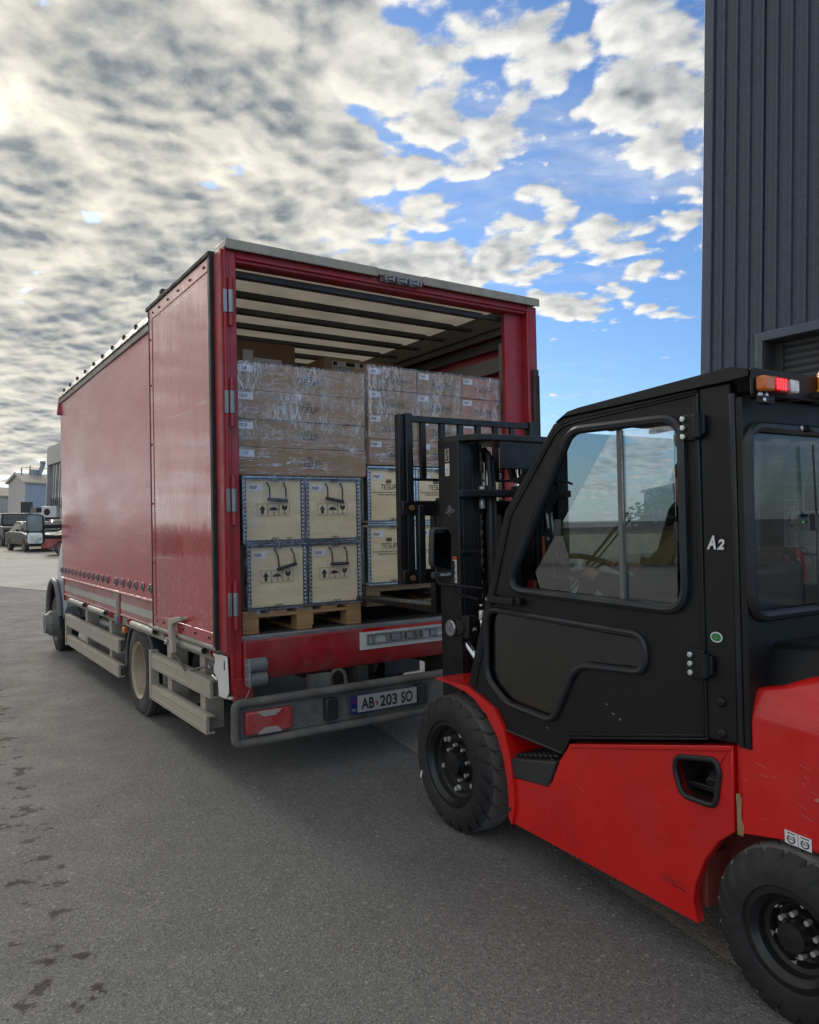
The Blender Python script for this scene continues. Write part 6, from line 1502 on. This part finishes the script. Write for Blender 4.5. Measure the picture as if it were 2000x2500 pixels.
def cars():
    car('black saloon car facing the camera at the front of the parked row', -18.55, 38.0, rad(40), 'car_black', 'sedan')
    car('black people carrier behind the saloon at the far left', -23.0, 44.5, rad(38), 'car_black', 'van')
    car('white hatchback parked behind the wing mirror of the lorry', -22.9, 49.0, rad(35), 'car_white', 'hatch')
    car('silver saloon nearer the lorry, half hidden by its curtain', -19.1, 42.5, rad(30), 'car_silver', 'sedan')
    car('white van at the back of the parked row', -26.6, 57.0, rad(30), 'car_white', 'van')
    car('dark red hatchback with only its corner showing beside the lorry cab', -13.95, 34, rad(-75), 'car_red', 'hatch')
    fc = thing('wire_fence', 'thin wire mesh fence with slim posts behind the parked saloon', 'fence', (-24.5, 46.2, gz(-24.5, 46.2)), rad(5))
    b = MB()
    for k in range(64): b.cyl((.15*k, 0, .3), (.15*k, 0, 1.9), .0025, n=3, caps=False)
    for k in range(8): b.cyl((0, .0, .3+.22*k), (9.5, .0, .3+.22*k), .0025, n=3, caps=False)
    b.ob('wires', 'grey_metal', fc)['kind'] = 'stuff'
    for k in range(4): MB().cyl((3.1*k, 0, -.2), (3.1*k, 0, 2.0), .025, n=8).ob('post', 'jamb', fc)
build_left()

def tree(label, x, y, h, rad_, n, leaf, group='trees along the left edge', seed=0):
    R_ = random.Random(seed); z0 = gz(x, y)
    t = thing('leafy_tree', label, 'tree', (x, y, z0), 0, group)
    b = MB(); b.cyl((0, 0, -.2), (.1, 0, h*.45), .16, .10, 10)
    for k in range(6):
        a = R_.uniform(0, 6.28); b.cyl((.05, 0, h*R_.uniform(.25, .45)), (cos(a)*rad_*.6, sin(a)*rad_*.6, h*R_.uniform(.55, .85)), .06, .02, 6)
    b.ob('trunk', 'bark', t)
    b = MB(); cl = []
    for k in range(34):
        a, q = R_.uniform(0, 6.28), R_.uniform(.0, 1)**.6; zz = R_.uniform(.12, 1)
        w = rad_*math.sin(min(1, zz*1.05)*pi*.9+.25)
        cl.append((Vector((cos(a)*q*w, sin(a)*q*w, h*zz)), R_.uniform(.35, .7)*rad_*.5))
    for k in range(n):
        c, cr = R_.choice(cl); d = Vector((R_.gauss(0, 1), R_.gauss(0, 1), R_.gauss(0, .8))).normalized()*cr*R_.uniform(.5, 1.05)
        p = c+d; u = Vector((R_.gauss(0, 1), R_.gauss(0, 1), R_.gauss(0, 1))).normalized(); w = u.orthogonal().normalized(); s = R_.uniform(.10, .22)
        b.k = R_.choice((0, 0, 1)); b.add([p-u*s, p+w*s*.55, p+u*s, p-w*s*.55], [(0, 1, 2, 3)])
    b.ob('crown', [leaf, 'leaf_dark'], t, fix=False, ang=180)
tree('green bushy tree at the very left edge in front of the pale sheds', -38.5, 69, 6.3, 2.2, 2600, 'leaf', seed=3)
# what the glossy paint and the cab glass look towards: the far side of the yard
for i, (x, y, h) in enumerate(((-48, 9, 3.3), (-50, 3.5, 3.8), (-47, -2.5, 3.2))):
    tree(('bushy tree of the far left row, behind the first yellow skip', 'tallest bushy tree of the far left row', 'last bushy tree of the far left row, beside the second skip')[i], x, y, h, 2.9, 1600, 'leaf_dark', group='trees in the far left row', seed=20+i)
hd = thing('hedge', 'long dark hedge on the far left side of the yard', 'hedge', (-27, 22.5, gz(-27, 22.5)-.1), rad(106))
R_ = random.Random(77); b = MB()
for k in range(5200):
    x, y, z = R_.uniform(-12, 12), R_.uniform(-.8, .8), R_.uniform(.05, 1)**.7; z *= 1.35+.35*sin(x*1.3)+.2*sin(x*3.7+1)
    p_ = Vector((x, y*(1.1-.4*z/1.6), z)); u_ = Vector((R_.gauss(0, 1), R_.gauss(0, 1), R_.gauss(0, 1))).normalized(); w_ = u_.orthogonal().normalized(); q_ = R_.uniform(.09, .18)
    b.k = k % 2; b.add([p_-u_*q_, p_+w_*q_*.6, p_+u_*q_, p_-w_*q_*.6], [(0, 1, 2, 3)])
b.ob('foliage', ['leaf', 'leaf_dark'], hd, fix=False, ang=180)
hh, _ = gabled('gabled_shed', 'grey blue shed on the far left across the yard', -64, 13, rad(178), 16, 20, 3.9, 1.5, 'wall_blue', 'wall_blue')
def skip(label, x, y, rz):
    r = thing('yellow_skip', label, 'skip', (x, y, gz(x, y)), rz, 'skips across the yard')
    MB().prism([(-1.6, 0), (1.6, 0), (2.0, 1.3), (-2.0, 1.3)], -.9, -.8, 'y').prism([(-1.6, 0), (1.6, 0), (2.0, 1.3), (-2.0, 1.3)], .8, .9, 'y').box(-1.6, 1.6, -.8, .8, 0, .1).hull([(-1.7, -.8, 0), (-1.6, -.8, 0), (-1.6, .8, 0), (-1.7, .8, 0), (-2.05, -.8, 1.3), (-1.95, -.8, 1.3), (-1.95, .8, 1.3), (-2.05, .8, 1.3)]).hull([(1.6, -.8, 0), (1.7, -.8, 0), (1.7, .8, 0), (1.6, .8, 0), (1.95, -.8, 1.3), (2.05, -.8, 1.3), (2.05, .8, 1.3), (1.95, .8, 1.3)]).ob('tub', 'skip_yellow', r, .02)
    MB().box(-2.06, 2.06, -.94, -.9, 1.2, 1.32).box(-2.06, 2.06, .9, .94, 1.2, 1.32).ob('rim', 'rust', r)
skip('yellow skip across the yard left of the camera', -24, 7.6, rad(82)); skip('second yellow skip across the yard, nearer the row of trees', -24.5, 2.9, rad(95))
